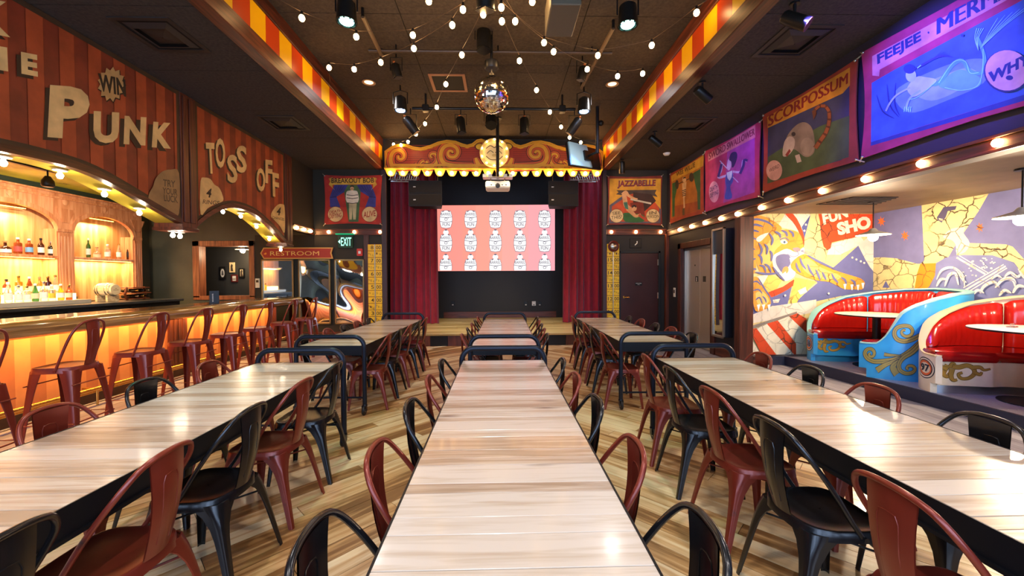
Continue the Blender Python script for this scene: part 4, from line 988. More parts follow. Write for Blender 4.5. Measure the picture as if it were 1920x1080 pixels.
# projector on its pole
t = thing('ceiling_projector', 'white projector hanging on a long black pole in front of the stage', 'projector', (-.02, 8.6, 0))
MB().tube([(0, 0, 3.66), (0, 0, 4.95)], .035, 12).build('pole', BLK, t, True); MB().lathe([(.09, 4.93), (.09, 4.95)], (0, 0, 0), 'z', 16).build('ceiling_flange', BLK, t)
MB().box(-.26, .26, -.2, .22, 3.42, 3.57, .03).build('body', M('projector_white', '#d9d4c8', .4), t); MB().box(-.32, .32, -.1, .1, 3.66, 3.69, .01).build('bracket_plate', STEEL, t)
for xx in (-.28, -.16, .16, .28): MB().box(xx - .04, xx + .04, -.13, -.1, 3.66, 3.73, .004).build('outlet_box', M('projector_white', '#d9d4c8'), t)
MB().lathe([(.05, 0), (.05, -.03), (.04, -.035)], (.0, -.2, 3.46), 'y', 16).build('lens', BLK, t, True)
for xx in (-.15, -.05, .08, .16): MB().box(xx, xx + .03, -.203, -.2, 3.47, 3.49).build('port', BLK, t)
for xx in (-.15, .15): MB().tube([(xx, 0, 3.57), (xx, 0, 3.67)], .01).build('bracket_post', STEEL, t)
# television on a pole, seen from behind
t = thing('pole_television', 'flat television tilted on a ceiling pole beside the right fascia', 'television', (0, 0, 0))
c4 = [at(1063, 266, 'y', 7.95), at(1121, 280, 'y', 8.75), at(1127.5, 318, 'y', 8.6), at(1069, 309, 'y', 7.8)]
def slab(q, d0, d1):
    n = (q[1] - q[0]).cross(q[3] - q[0]).normalized(); n = -n if n.y > 0 else n
    return MB().add([v_ + n * d0 for v_ in q] + [v_ + n * d1 for v_ in q], [(0, 1, 2, 3), (4, 5, 6, 7)] + [(i, (i + 1) % 4, 4 + (i + 1) % 4, 4 + i) for i in range(4)])
slab(c4, -.05, 0).build('panel', M('tv_black', '#17161a', .3), t)
L_ = lambda a, b_, f: a.lerp(b_, f)
hq = [L_(c4[0], c4[1], .02), L_(c4[0], c4[1], .58), L_(c4[3], c4[2], .66), L_(c4[3], c4[2], .02)]
slab(hq, 0, .03).build('rear_housing', M('tv_back_blue_lit', '#a8d4e6', .3, .2), t)  # pale cyan: blue light on the housing is put into its colour
mq = [L_(L_(c4[0], c4[1], a_), L_(c4[3], c4[2], a_), b_) for a_, b_ in ((.42, .3), (.68, .3), (.68, .72), (.42, .72))]
slab(mq, .03, .07).build('mount_plate', BLK, t); cc = (mq[0] + mq[2]) / 2
MB().tube([(1.99, 8.0, 4.02), (1.99, 8.0, ZH)], .035, 12).build('pole', TUBE, t, True); MB().tube([cc, (1.99, 8.0, 4.05)], .025, 8).build('tilt_arm', BLK, t); MB().sphere((2.06, 8.0, 4.62), .06).build('swivel_knob', BLK, t, True)

# ---- left of the stage
def mirror(xa, xb, za, zb, lab, amp, ph):
    t = thing('funhouse_mirror', lab, 'mirror', (0, 0, 0), 0, 'distorting mirrors'); Y = YB - .03
    f = MB().box(xa, xa + .035, Y - .05, Y, za, zb, .006).box(xb - .035, xb, Y - .05, Y, za, zb, .006).box(xa, xb, Y - .05, Y, za, za + .035, .006).box(xa, xb, Y - .05, Y, zb - .035, zb, .006)
    f.build('frame', M('mirror_frame', '#8a7a58', .35, .7), t)
    MB().grid(lambda u, v: (xa + .03 + (xb - xa - .06) * u, Y - .022 + amp * math.sin(v * 9 + ph + u * 2.2) + amp * .5 * math.cos(u * 5 + ph) + amp * .5, za + .03 + (zb - za - .06) * v), 24, 44).build('mirror_glass', M('mirror_silver', '#e8e6e2', .03, 1.0), t, True)
mirror(-5.79, -5.02, .41, 2.0, 'flat framed mirror at the left of the three, below the restroom sign', .0, 0)
mirror(-4.90, -4.13, .41, 2.0, 'wavy distorting mirror in the middle of the three', .013, 1.2)
mirror(-4.03, -3.31, .41, 2.0, 'wavy distorting mirror at the right of the three, beside the score ladder', .011, 3.4)
t = thing('restroom_sign', 'red arrow board lettered RESTROOM in gold above the mirrors', 'sign', (0, 0, 0))
zb, zt = 1.995 + .02, 2.29; A = [(-5.82, (zb + zt) / 2), (-5.74, zb), (-4.06, zb), (-4.10, (zb + zt) / 2), (-4.06, zt), (-5.74, zt)]
MB().prism(A, lambda u, v, d: (u, d, v), YB - .05, YB - .02).build('board', M('sign_red', '#8a2018', .5), t)
p = Paint(lambda u, v, d: (u, YB - .05 - d, v)); p.poly(A, '#cfa04e'); p.poly(inset(A, -.022) if False else [(-5.785, (zb + zt) / 2), (-5.725, zb + .025), (-4.10, zb + .025), (-4.135, (zb + zt) / 2), (-4.10, zt - .025), (-5.725, zt - .025)], '#9c241b')
p.text('RESTROOM', (-5.58, zb + .08), (-4.40, zb + .08), (-5.58, zt - .09), '#e3c06a', .0); p.poly([(-5.74, zb + .12), (-5.68, zb + .16), (-5.66, zb + .12), (-5.70, zb + .1)], '#e0912f'); p.build('lettering_print', PR, t)
t = thing('exit_sign', 'green lit EXIT sign with left arrow above the mirrors', 'sign', (0, 0, 0))
MB().box(-3.94, -3.58, YB - .07, YB, 2.27, 2.60, .01).build('housing', M('exit_green', '#0d3a28', .4), t); MB().box(-3.99, -3.53, YB - .09, YB, 2.60, 2.63, .006).build('canopy', M('exit_green2', '#0f7a50', .4, emit='#0fae74', estr=.6), t)
p = Paint(lambda u, v, d: (u, YB - .07 - d, v)); p.text('EXIT', (-3.86, 2.33), (-3.61, 2.33), (-3.86, 2.53), '#9dfbe0', .0); p.poly([(-3.93, 2.43), (-3.88, 2.38), (-3.88, 2.48)], '#9dfbe0')
gx = p.build('lettering_print', M('exit_letters', '#aaffe5', .4, emit='#8dffdc', estr=1.6), t)
t = thing('fire_alarm', 'small red fire alarm box beside the score ladder', 'alarm', (-3.42, YB - .004, 2.17)); MB().box(-.07, .07, -.05, 0, -.09, .09, .01).build('housing', M('alarm_red', '#c02a22', .4), t); MB().box(-.03, .03, -.056, -.05, -.035, .03, .004).build('strobe', M('plate_white', '#dedede'), t)
t = thing('thermostat', 'pale thermostat beside the left mirror', 'thermostat', (-5.91, YB - .006, 1.44)); MB().box(-.055, .055, -.03, 0, -.13, .1, .008).build('housing', M('ivory', '#d8d2b8', .5), t); MB().box(-.03, .03, -.033, -.03, .0, .06, .003).build('display', BLK, t)
# niche pictures
for xa, xb, za, zb, fcol, lab, kind in ((413, 424, 500, 524, 'b', 'black framed oval portrait in the picture niche', 0), (431, 440.5, 492, 511, 'c', 'cream postcard of a figure in the picture niche', 1), (434.5, 446, 515, 529, 'r', 'dark red framed group photo in the picture niche', 2), (449, 459, 503, 521, 'b', 'narrow black framed figure picture in the picture niche', 1)):
    A_, B_ = at(xa, zb, 'y', 10.99), at(xb, za, 'y', 10.99); t = thing('framed_picture', lab, 'picture', (0, 0, 0), 0, 'pictures in the niche')
    fm = {'b': BLK, 'c': M('cream_frame', '#d8bd8c', .5), 'r': M('red_frame', '#5a1714', .4)}[fcol]; w_ = B_.x - A_.x; h_ = B_.z - A_.z; e = .035
    MB().box(A_.x, B_.x, 10.965, 11.0, A_.z, B_.z, .004).build('frame', fm, t)
    p = Paint(lambda u, v, d: (u, 10.965 - d, v)); p.poly([(A_.x + e, A_.z + e), (B_.x - e, A_.z + e), (B_.x - e, B_.z - e), (A_.x + e, B_.z - e)], '#2a2826' if kind == 0 else '#d9c79c' if kind == 1 else '#cfc8bd')
    mx, mz = (A_.x + B_.x) / 2, (A_.z + B_.z) / 2
    if kind == 0: p.disc(mx, mz, w_ * .34, h_ * .33, '#d8d6d2'); p.poly([(mx - .03, mz - .06), (mx + .03, mz - .06), (mx + .015, mz + .05), (mx, mz + .08), (mx - .015, mz + .05)], '#4a4a4a')
    elif kind == 1: p.poly([(mx - .03, A_.z + e), (mx + .04, A_.z + e), (mx + .02, mz), (mx + .03, mz + .06), (mx, mz + .1), (mx - .03, mz + .04)], '#3a2f26')
    else:
        for q in range(4): p.disc(mx - .05 + q * .035, mz - .02, .012, .03, '#4a3a34', 8)
    p.build('picture_print', PR, t)
def saucer(x, y, z, lab, drop, power, r=.2, col='#ffe0b0'):
    t = thing('saucer_pendant', lab, 'pendant lamp', (x, y, z), 0, 'saucer pendant lamps')
    MB().lathe([(.03, .10), (.06, .06), (r, .012), (r, .0), (r * .95, .004), (.06, .045), (.025, .06)], (0, 0, 0), 'z', 24).build('shade', M('enamel_shade', '#d9d2c0', .35), t, True)
    MB().tube([(0, 0, .1), (0, 0, drop)], .008, 8).build('stem', BLK, t); MB().lathe([(.06, drop - .02), (.06, drop)], (0, 0, 0), 'z', 14).build('canopy', BLK, t)
    MB().sphere((0, 0, -.03), .06, 12, 8).build('bulb', M('pendant_glow', '#fff0d0', .4, emit='#ffe2b8', estr=60), t, True)
    light('POINT', (x, y, z - .12), col, power, size=.06, name='pendant_light')
q = at(455, 468, 'y', 10.5); saucer(q.x, 10.5, q.z, 'glowing saucer pendant in the picture niche at the end of the bar', 3.2 - q.z, 30, .17)

# ---- score ladders
TILE = M('score_yellow', '#efbf22', .4)
def ladder(xa, xb, ztop, n, words, top_no, lab, gong):
    t = thing('score_ladder', lab, 'score board', (0, 0, 0)); Y = YB - .045; mid = (xa + xb) / 2; th = .1615
    MB().box(xa - .01, xb + .01, Y, YB, ztop - n * th - .02, ztop + .01).build('back_board', M('ladder_red', '#8a2f1a', .5), t)
    if gong: MB().box(xa, xb, Y - .012, Y, ztop, ztop + .16, .01).build('head_board', TILE, t)
    num = top_no
    for i in range(n):
        z1_ = ztop - i * th; z0_ = z1_ - th + .012
        isn = (i % 2 == 0) != gong
        for j, (a, b) in enumerate(((xa, mid - .012), (mid + .012, xb))):
            o = MB().box(a, b, Y - .014, Y, z0_, z1_, .003).build('score_tile', TILE, t)
            p = Paint(lambda u, v, d: (u, Y - .014 - d, v)); w_ = b - a; s_ = (str(num) if j == 0 else '00') if isn else words[(i // 2) * 2 + j] if (i // 2) * 2 + j < len(words) else ''
            if not s_: continue
            if isn:
                x0 = b - .02 - (.065 if len(s_) == 1 else .115) if j == 0 else a + .02
                if gong and j == 0: x0 = a + .02
                if gong and j == 0: p.text(s_, (x0, z0_ + .03), (x0 + .115, z0_ + .03), (x0, z1_ - .03), '#2a1c10', .01)
                else: p.text(s_, (x0, z0_ + .03), (x0 + (.065 if len(s_) == 1 else .115), z0_ + .03), (x0, z1_ - .03), '#2a1c10', .01)
            else:
                for q, ch in enumerate(s_):
                    cx = a + w_ * (q + .5) / len(s_); zz = z0_ + (.065 - .02 * q)
                    p.text(ch, (cx - .016, zz), (cx + .016, zz), (cx - .016, zz + .05), '#5a2a14', .0)
            p.build('tile_print', PR, o)
        if isn: num -= 1
    MB().box(mid - .009, mid + .009, Y - .02, Y, ztop - n * th, ztop + (.02 if gong else 0)).build('puck_rail', STEEL, t)
    if gong:
        MB().lathe([(.13, 0), (.14, -.03), (.11, -.045), (.09, -.03)], (mid, Y - .01, ztop + .1), 'y', 24).build('gong_ring', M('gong_red', '#5a1a12', .35), t, True)
        MB().lathe([(.09, -.02), (.06, -.05), (.01, -.055)], (mid, Y - .01, ztop + .1), 'y', 20).build('gong', STEEL, t, True)
ladder(-3.215, -2.88, 2.36, 15, ['ALL', 'IN', 'NOT', 'YET', 'NEW', 'DAY', 'NO', 'GO', 'NICE', 'TRY', 'TAD', 'PALE', 'OH', 'NO'], 8, 'yellow score ladder from 8 down, left of the stage', False)
ladder(2.69, 2.995, 2.20, 13, ['HIT', 'HIT', 'OH', 'YES', 'TOP', 'DOG', 'HE', 'MAN', 'SO', 'SO', 'BIG', 'TIME', 'GET', 'TOP'], 15, 'yellow score ladder with a gong on top, right of the stage', True)
# ---- door right of the stage
d = struct('door_1', MB().box(3.04, 3.985, YB - .035, YB - .004, 0.01, 2.13, .006), M('door_brown', '#3f1a16', .35, vary=.15, vscale=3), 'dark red-brown door right of the stage')
MB().box(2.985, 3.04, YB - .05, YB, 0, 2.185, .004).box(3.985, 4.04, YB - .05, YB, 0, 2.185, .004).box(2.985, 4.04, YB - .05, YB, 2.13, 2.185, .004).build('door_frame', M('door_frame', '#191818', .5), d)
MB().lathe([(.03, 0), (.032, -.02), (.012, -.03), (.012, -.06)], (3.12, YB - .035, 1.03), 'y', 16).tube([(3.12, YB - .09, 1.03), (3.17, YB - .09, 1.03), (3.24, YB - .085, 1.03)], .013, 8).build('door_handle', BRASS, d, True)
for zz in (1.9, 1.07, .25): MB().box(3.965, 3.995, YB - .05, YB - .034, zz - .075, zz + .075, .004).build('hinge', STEEL, d)
MB().box(3.40, 3.58, YB - .04, YB - .035, 1.32, 1.40, .002).build('door_plate', BLK, d)
p = Paint(lambda u, v, q: (u, YB - .04 - q, v)); p.text('EMPLOYEES', (3.42, 1.365), (3.56, 1.365), (3.42, 1.385), '#e6e6e6', .0); p.text('ONLY', (3.46, 1.335), (3.52, 1.335), (3.46, 1.355), '#e6e6e6', .0); p.build('plate_print', PR, d)
t = thing('strobe_light', 'small black wall strobe above the dark door', 'strobe', (3.42, YB - .001, 2.38)); MB().box(-.15, .15, -.02, 0, -.12, .12, .006).build('plate', BLK, t); MB().tube([(-.02, -.03, -.05), (.03, -.035, 0), (.03, -.035, .05)], .012).build('lamp_head', M('plate_white', '#dedede'), t)

# ================================================================== BULB RAILS
def bulb_rail(name, lab, pts, bulbs, nrm, z):
    t = thing(name, lab, 'light rail', (0, 0, 0), 0, 'bulb rails round the room')
    a, b = Vector(pts[0]), Vector(pts[1]); n = Vector(nrm)
    for z0, z1, o in ((z - .075, z - .045, .035), (z + .045, z + .075, .035), (z - .045, z + .045, .012)):
        q0, q1 = a, b + n * o; MB().box(q0.x, q1.x, q0.y, q1.y, z0, z1, .004).build('rail_strip', REDWOOD_X if abs(n.y) > .5 else REDWOOD_H, t)
    for q in bulbs:
        c = Vector(q) + n * .03; MB().sphere((c.x, c.y, z), .036, 10, 8).build('bulb', BULB, t, True)
rb = [(1868, 256), (1725, 297), (1620, 327), (1539, 350), (1475, 370), (1425, 384), (1381, 395), (1350, 405), (1320, 414), (1295, 421), (1273, 428)]
bulb_rail('bulb_rail', 'rail of glowing bulbs below the banners along the booth side', [(4.22, -.5, 0), (4.22, 9.86, 0)], [(4.22, at(x, y, 'x', 4.18).y, 0) for x, y in rb] + [(4.22, 2.6, 0), (4.22, 2.0, 0)], (-1, 0, 0), 2.625)
bulb_rail('bulb_rail', 'rail of glowing bulbs above the dark door right of the stage', [(2.69, YB, 0), (4.2, YB, 0)], [(at(x, 435, 'y', YB).x, YB, 0) for x in (1146, 1192, 1238)], (0, -1, 0), 2.66)
bulb_rail('bulb_rail', 'rail of glowing bulbs below the escape artist banner', [(-4.5, YB, 0), (-2.89, YB, 0)], [(at(x, 435, 'y', YB).x, YB, 0) for x in (617, 665, 713)], (0, -1, 0), 2.67)
bulb_rail('bulb_rail', 'short rail of glowing bulbs on the soffit beside the bar sign', [(-4.55, 8.9, 0), (-4.55, 9.85, 0)], [(-4.55, y, 0) for y in (9.05, 9.38, 9.7)], (1, 0, 0), 2.67)

# ================================================================== SIDESHOW BANNERS
BP = PAINTMAT('banner_paint', .7, .38)
def banner(lab, cornerspx, ax, v, sg_, base, draw, sag=.018):
    t = thing('sideshow_banner', lab, 'banner', (0, 0, 0), 0, 'painted sideshow banners')
    mp, cv = planeX(v, sg_) if ax == 'x' else planeY(v)
    P4 = [Vector(cv(*q)) for q in cornerspx]      # tl, tr, br, bl
    cen = sum(P4, Vector((0, 0))) / 4; out = []
    for i in range(4):
        a, b = P4[i], P4[(i + 1) % 4]
        for k in range(8):
            f = k / 8; q = a.lerp(b, f); q = q + (cen - q).normalized() * sag * 4 * f * (1 - f) * 1.6; out.append((q.x, q.y))
    if ax == 'x': MB().prism(out, lambda u, w_, d: (d, u, w_), v, v - sg_ * .012).build('canvas', M('canvas_back', '#6a2a22', .8), t)
    else: MB().prism(out, lambda u, w_, d: (u, d, w_), v, v + .012).build('canvas', M('canvas_back', '#6a2a22', .8), t)
    p = Paint(mp, None, .0015); p.poly(out, base); p.conv = cv; draw(p); p.build('painted_print', BP, t)
    for q, cq in zip(P4, P4):
        dirv = (q - cen).normalized(); e = q + dirv * .05
        for w_, r in ((q - dirv * .03, .016),): MB().sphere(mp(w_.x, w_.y, .008), r, 8, 6).build('grommet', STEEL, t, True)
        MB().tube([mp(q.x - dirv.x * .03, q.y - dirv.y * .03, .01), mp(e.x, e.y, -.03)], .007, 6).build('rope_tie', M('rope', '#a89878', .8), t)
def folk(p, z, cx, cy, h, w_, top, bottom, skin, hair):     # plain standing figure in banner units
    p.poly(z((cx - w_, cy + h * .28), (cx + w_, cy + h * .28), (cx + w_ * .7, cy + h * .6), (cx - w_ * .7, cy + h * .6)), top)
    p.poly(z((cx - w_ * .7, cy + h * .6), (cx + w_ * .7, cy + h * .6), (cx + w_ * .6, cy + h), (cx + w_ * .1, cy + h), (cx, cy + h * .68), (cx - w_ * .1, cy + h), (cx - w_ * .6, cy + h)), bottom)
    p.poly([z((cx + w_ * .45 * math.cos(a * .5236), cy + h * .15 + h * .12 * math.sin(a * .5236)))[0] for a in range(12)], skin)
    p.poly([z((cx + w_ * .45 * math.cos(-a * .5236), cy + h * .11 - h * .09 * abs(math.sin(a * .5236))))[0] for a in range(7)], hair)
zb_ = Z(520, 270, 5.4)
def bob(p):
    for s in (1, -1):
        X = lambda x: x if s == 1 else 1530 - x
        p.poly(zb_(*[(X(x), y) for x, y in ((580, 412), (725, 412), (690, 480), (600, 535), (640, 640), (535, 645), (530, 540), (555, 470))]), '#3b3a86')
        for q in range(4): p.stroke(zb_(*[(X(600 + q * 28), 415), (X(585 + q * 20), 470), (X(555 + q * 12), 530)]), 2.0 / 2, '#2a2868')
        p.stroke(zb_((X(535), 540), (X(600), 535)), 1.6, '#1f1d52')
        p.poly(zb_(*[(X(x), y) for x, y in ((520, 350), (560, 335), (560, 440), (585, 470), (520, 410), (535, 380))]), '#c99a35')
    p.poly(zb_((520, 640), (1000, 640), (1000, 790), (520, 790)), '#c43a1e')
    p.poly(zb_((715, 415), (805, 415), (845, 480), (822, 788), (722, 788), (678, 480)), '#4a6a3f')
    p.poly(zb_((530, 350), (1000, 342), (985, 372), (1000, 408), (530, 414), (545, 382)), '#e0ae3c')
    p.text('BREAKOUT BOB', zb_((548, 398))[0], zb_((980, 393))[0], zb_((548, 348))[0], '#2a1a10', .02)
    p.poly(zb_((725, 590), (805, 590), (795, 765), (768, 765), (762, 640), (755, 765), (730, 765)), '#c8b88a')
    p.poly(zb_((700, 490), (735, 472), (785, 472), (815, 490), (818, 590), (705, 592)), '#e8dcc4', 3)
    for yy in (515, 545, 595): p.stroke(zb_((702, yy), (760, yy + 8), (818, yy)), 1.2, '#2a1a14')
    p.disc(*zb_((757, 448))[0], 3.4, 4.6, '#d8a878'); p.poly(zb_((738, 440), (742, 424), (758, 420), (774, 424), (777, 440), (757, 432)), '#1d1512')
    p.stroke(zb_((748, 458), (757, 455), (767, 458)), .8, '#1d1512')
    for cx, lines in ((590, (('DEATH', 672, 700), ('DEFYING', 705, 752))), (935, (('ALIVE', 682, 742),))):
        p.disc(*zb_((cx, 712))[0], 14.8, 14.8, '#7a2a18', 24); p.disc(*zb_((cx, 712))[0], 14, 14, '#e0bd82', 24)
        for tx, y0, y1 in lines: p.text(tx, zb_((cx - 62, y1 + 6))[0], zb_((cx + 62, y1 - 12))[0], zb_((cx - 62, y0 + 6))[0], '#a02018', .015)
banner('breakout bob escape artist banner in red and blue left of the stage', [(607, 328), (717, 328), (715, 421), (608, 421)], 'y', YB - .06, 0, '#b32a1c', bob)
zj = Z(1120, 230, 4.909)
def jazz(p):
    p.poly(zj((112, 515), (585, 515), (580, 925), (108, 925)), '#d39a2c')
    p.poly(zj((112, 760), (250, 660), (460, 650), (585, 800), (580, 925), (108, 925)), '#5a5668')
    p.poly(zj((135, 770), (255, 690), (330, 640), (480, 660), (570, 790), (560, 910), (125, 910)), '#c04a22')
    p.poly(zj((175, 622), (545, 618), (530, 650), (555, 685), (500, 670), (430, 690), (345, 650), (250, 672), (170, 660), (195, 640)), '#4a3c38')
    p.poly(zj((330, 640), (500, 660), (540, 720), (420, 830), (330, 760)), '#3a211c'); p.poly(zj((300, 740), (420, 725), (440, 860), (330, 850)), '#7d2a18')
    p.text('JAZZABELLE', zj((183, 608))[0], zj((535, 600))[0], zj((187, 533))[0], '#46506e', .05); p.text('JAZZABELLE', zj((186, 606))[0], zj((535, 598))[0], zj((190, 538))[0], '#8a1c1c', .015)
    p.poly(zj((235, 860), (250, 830), (330, 835), (420, 850), (445, 890), (400, 915), (260, 912)), '#2f6a34', 3)
    p.stroke(zj((232, 665), (262, 640), (285, 670), (330, 695), (370, 705)), 7, '#dca878', 4, w2=3); p.stroke(zj((245, 660), (255, 720), (262, 760), (300, 800)), 8.5, '#dca878', 4)
    p.stroke(zj((280, 790), (320, 830), (355, 860), (400, 845)), 9, '#d49a68', 4, w2=4); p.disc(*zj((338, 788))[0], 5, 5.5, '#dca878'); p.poly(zj((318, 790), (318, 765), (340, 755), (358, 765), (358, 785), (338, 772)), '#1c1412')
    p.stroke(zj((305, 705), (495, 745)), 3.2, '#c9c0ac'); p.poly(zj((240, 735), (275, 730), (285, 800), (255, 790)), '#3f7a6a'); p.stroke(zj((380, 850), (450, 895)), 5, '#b8452a')
    for cx, ls in ((176, (('SEE', 820, 848), ('THIS!', 856, 888))), (511, (('IN', 816, 845), ('PERSON', 852, 880)))):
        p.disc(*zj((cx, 858))[0], 13.2, 13.2, '#6a3a20', 22); p.disc(*zj((cx, 858))[0], 12.5, 12.5, '#e2c48e', 22)
        for tx, y0, y1 in ls: hw = 20 + 6 * len(tx); p.text(tx, zj((cx - hw, y1 + 4))[0], zj((cx + hw, y1 - 6))[0], zj((cx - hw, y0 + 4))[0], '#241a14', .0)
banner('jazzabelle banner with a reclining saw player right of the stage', [(1139, 330), (1242, 329), (1242, 423), (1138, 422)], 'y', YB - .06, 0, '#7e2a22', jazz)
def willie(p):
    p.poly(zj((685, 505), (955, 340), (945, 805), (680, 885)), '#b06a1e')
    p.poly(zj((700, 770), (940, 720), (940, 805), (690, 880)), '#9a4a1c')
    p.poly(zj((690, 560), (745, 535), (735, 600), (715, 700), (712, 860), (690, 870)), '#2f5a30'); p.poly(zj((880, 465), (950, 425), (950, 800), (925, 800), (920, 640), (900, 560)), '#2f5a30')
    p.poly(zj((680, 490), (980, 300), (975, 400), (940, 415), (685, 545)), '#d09a2e'); p.text('WEE WILLIE', zj((728, 500))[0], zj((900, 408))[0], zj((728, 455))[0], '#3a1c10', .02)
    p.stroke(zj((745, 565), (870, 505)), 1.6, '#3a2a1e'); p.disc(*zj((735, 570))[0], 3.2, 8.5, '#3a2a1e'); p.disc(*zj((868, 503))[0], 4.5, 8.5, '#3a2a1e')
    p.poly(zj((782, 560), (822, 545), (815, 640), (805, 700), (808, 780), (795, 790), (792, 700), (785, 640)), '#e0b888'); 
    for q in range(4): p.stroke(zj((783, 628 + q * 16), (818, 615 + q * 16)), 1.6, '#241a16')
    p.disc(*zj((802, 525))[0], 3.6, 5.5, '#e0b888'); p.poly(zj((790, 520), (795, 502), (812, 498), (818, 512), (804, 512)), '#241a16'); p.poly(zj((785, 790), (805, 785), (805, 850), (785, 855)), '#5a4a2a')
banner('wee willie strongman banner with green curtains, farthest on the booth side', [(1256, 326), (1320, 288), (1320, 400), (1256, 420)], 'x', 4.17, -1, '#a03c22', willie)
def sword(p):
    p.poly(zj((1030, 300), (1450, 100), (1450, 640), (1030, 780)), '#c23a6a'); p.poly(zj((1200, 230), (1450, 110), (1450, 640), (1160, 740)), '#a8489a')
    p.poly(zj((1020, 290), (1455, 20), (1455, 135), (1020, 360)), '#d88a8a'); p.text('SWORD SWALLOWER', zj((1030, 342))[0], zj((1448, 110))[0], zj((1030, 280))[0], '#7a1c3a', -.06)
    p.stroke(zj((1250, 470), (1180, 490), (1115, 505), (1140, 440), (1150, 370)), 4.2, '#c8c0e8', 4); p.stroke(zj((1115, 500), (1130, 440), (1145, 380)), 4.6, '#3c2a7a', 3)
    p.stroke(zj((1250, 450), (1310, 455), (1335, 420), (1345, 350), (1380, 355)), 4.0, '#c8c0e8', 4); p.stroke(zj((1315, 470), (1345, 400), (1355, 345), (1385, 350)), 4.8, '#3c2a7a', 3)
    p.poly(zj((1190, 480), (1245, 455), (1250, 540), (1225, 590), (1242, 690), (1175, 700), (1190, 600), (1180, 540)), '#3f56b0', 3); p.poly(zj((1192, 460), (1245, 440), (1240, 500), (1220, 535), (1200, 510)), '#cfeaf0')
    p.poly(zj((1195, 420), (1200, 360), (1215, 330), (1232, 350), (1235, 400), (1215, 440)), '#d8c8e8', 3); p.poly(zj((1215, 340), (1235, 280), (1280, 270), (1290, 320), (1262, 400), (1240, 410), (1235, 360)), '#33245e', 3)
    p.stroke(zj((1130, 350), (1195, 420)), 1.6, '#dfe6f0'); p.stroke(zj((1250, 500), (1300, 550)), 1.8, '#c8c0e8')
    p.disc(*zj((1077, 637))[0], 9.6, 20, '#e8a8b8', 24); p.text('DEATH', zj((1038, 640))[0], zj((1108, 605))[0], zj((1038, 600))[0], '#4a1c5a', .01); p.text('DEFYING', zj((1040, 695))[0], zj((1116, 655))[0], zj((1040, 655))[0], '#4a1c5a', .01)
banner('purple lit sword swallower banner on the booth side', [(1321.5, 284), (1427, 226), (1425, 369), (1321.5, 398)], 'x', 4.17, -1, '#b8325a', sword)
zs = Z(1400, 0, 3.6)
def scorp(p):
    p.poly(zs((145, 860), (695, 560), (690, 1010), (640, 1080), (140, 1230)), '#3a3a5c'); p.poly(zs((145, 1060), (300, 960), (500, 850), (695, 780), (690, 1060), (140, 1240)), '#4a5a38')
    p.poly(zs((140, 790), (698, 455), (698, 575), (650, 630), (142, 865)), '#d08a28'); p.text('SCORPOSSUM', zs((148, 855))[0], zs((682, 565))[0], zs((150, 780))[0], '#8a1f1c', -.06)
    p.poly(zs((270, 930), (330, 850), (390, 825), (440, 860), (460, 950), (455, 1030), (400, 1060), (330, 1010), (280, 1000)), '#8f7a6a', 4); p.disc(*zs((410, 990))[0], 13, 17, '#a08a78')
    p.poly(zs((245, 1050), (255, 960), (290, 920), (325, 940), (320, 1000), (280, 1050)), '#c8b0a0', 3); p.poly(zs((262, 1045), (290, 1005), (300, 1020), (275, 1060)), '#8a2a22'); p.disc(*zs((318, 905))[0], 4, 4, '#3a2c2c')
    tail = [(465, 1000), (500, 950), (535, 900), (555, 850), (562, 800), (560, 750), (535, 715), (495, 715), (460, 745)]
    tp = zs(*tail)
    for i in range(len(tp) - 1): p.stroke([tp[i], tp[i + 1]], 9 - .35 * i, '#5e2c1a'); p.stroke([tp[i], ((tp[i][0] + 3 * tp[i + 1][0]) / 4, (tp[i][1] + 3 * tp[i + 1][1]) / 4)], 7 - .3 * i, '#96502c')
    p.poly(zs((445, 750), (470, 735), (475, 770), (455, 810)), '#6e3a20'); p.disc(*zs((190, 1150))[0], 15, 19, '#d8a090', 22); p.text('WEIRD', zs((155, 1165))[0], zs((225, 1130))[0], zs((155, 1140))[0], '#3a1c2a', .0)
    p.poly(zs((330, 1050), (360, 1040), (375, 1090), (345, 1100)), '#c8b0a0')
banner('scorpossum banner showing an opossum with a scorpion tail', [(1430, 216), (1608, 109), (1610, 301), (1430, 362)], 'x', 4.17, -1, '#a03a2a', scorp)
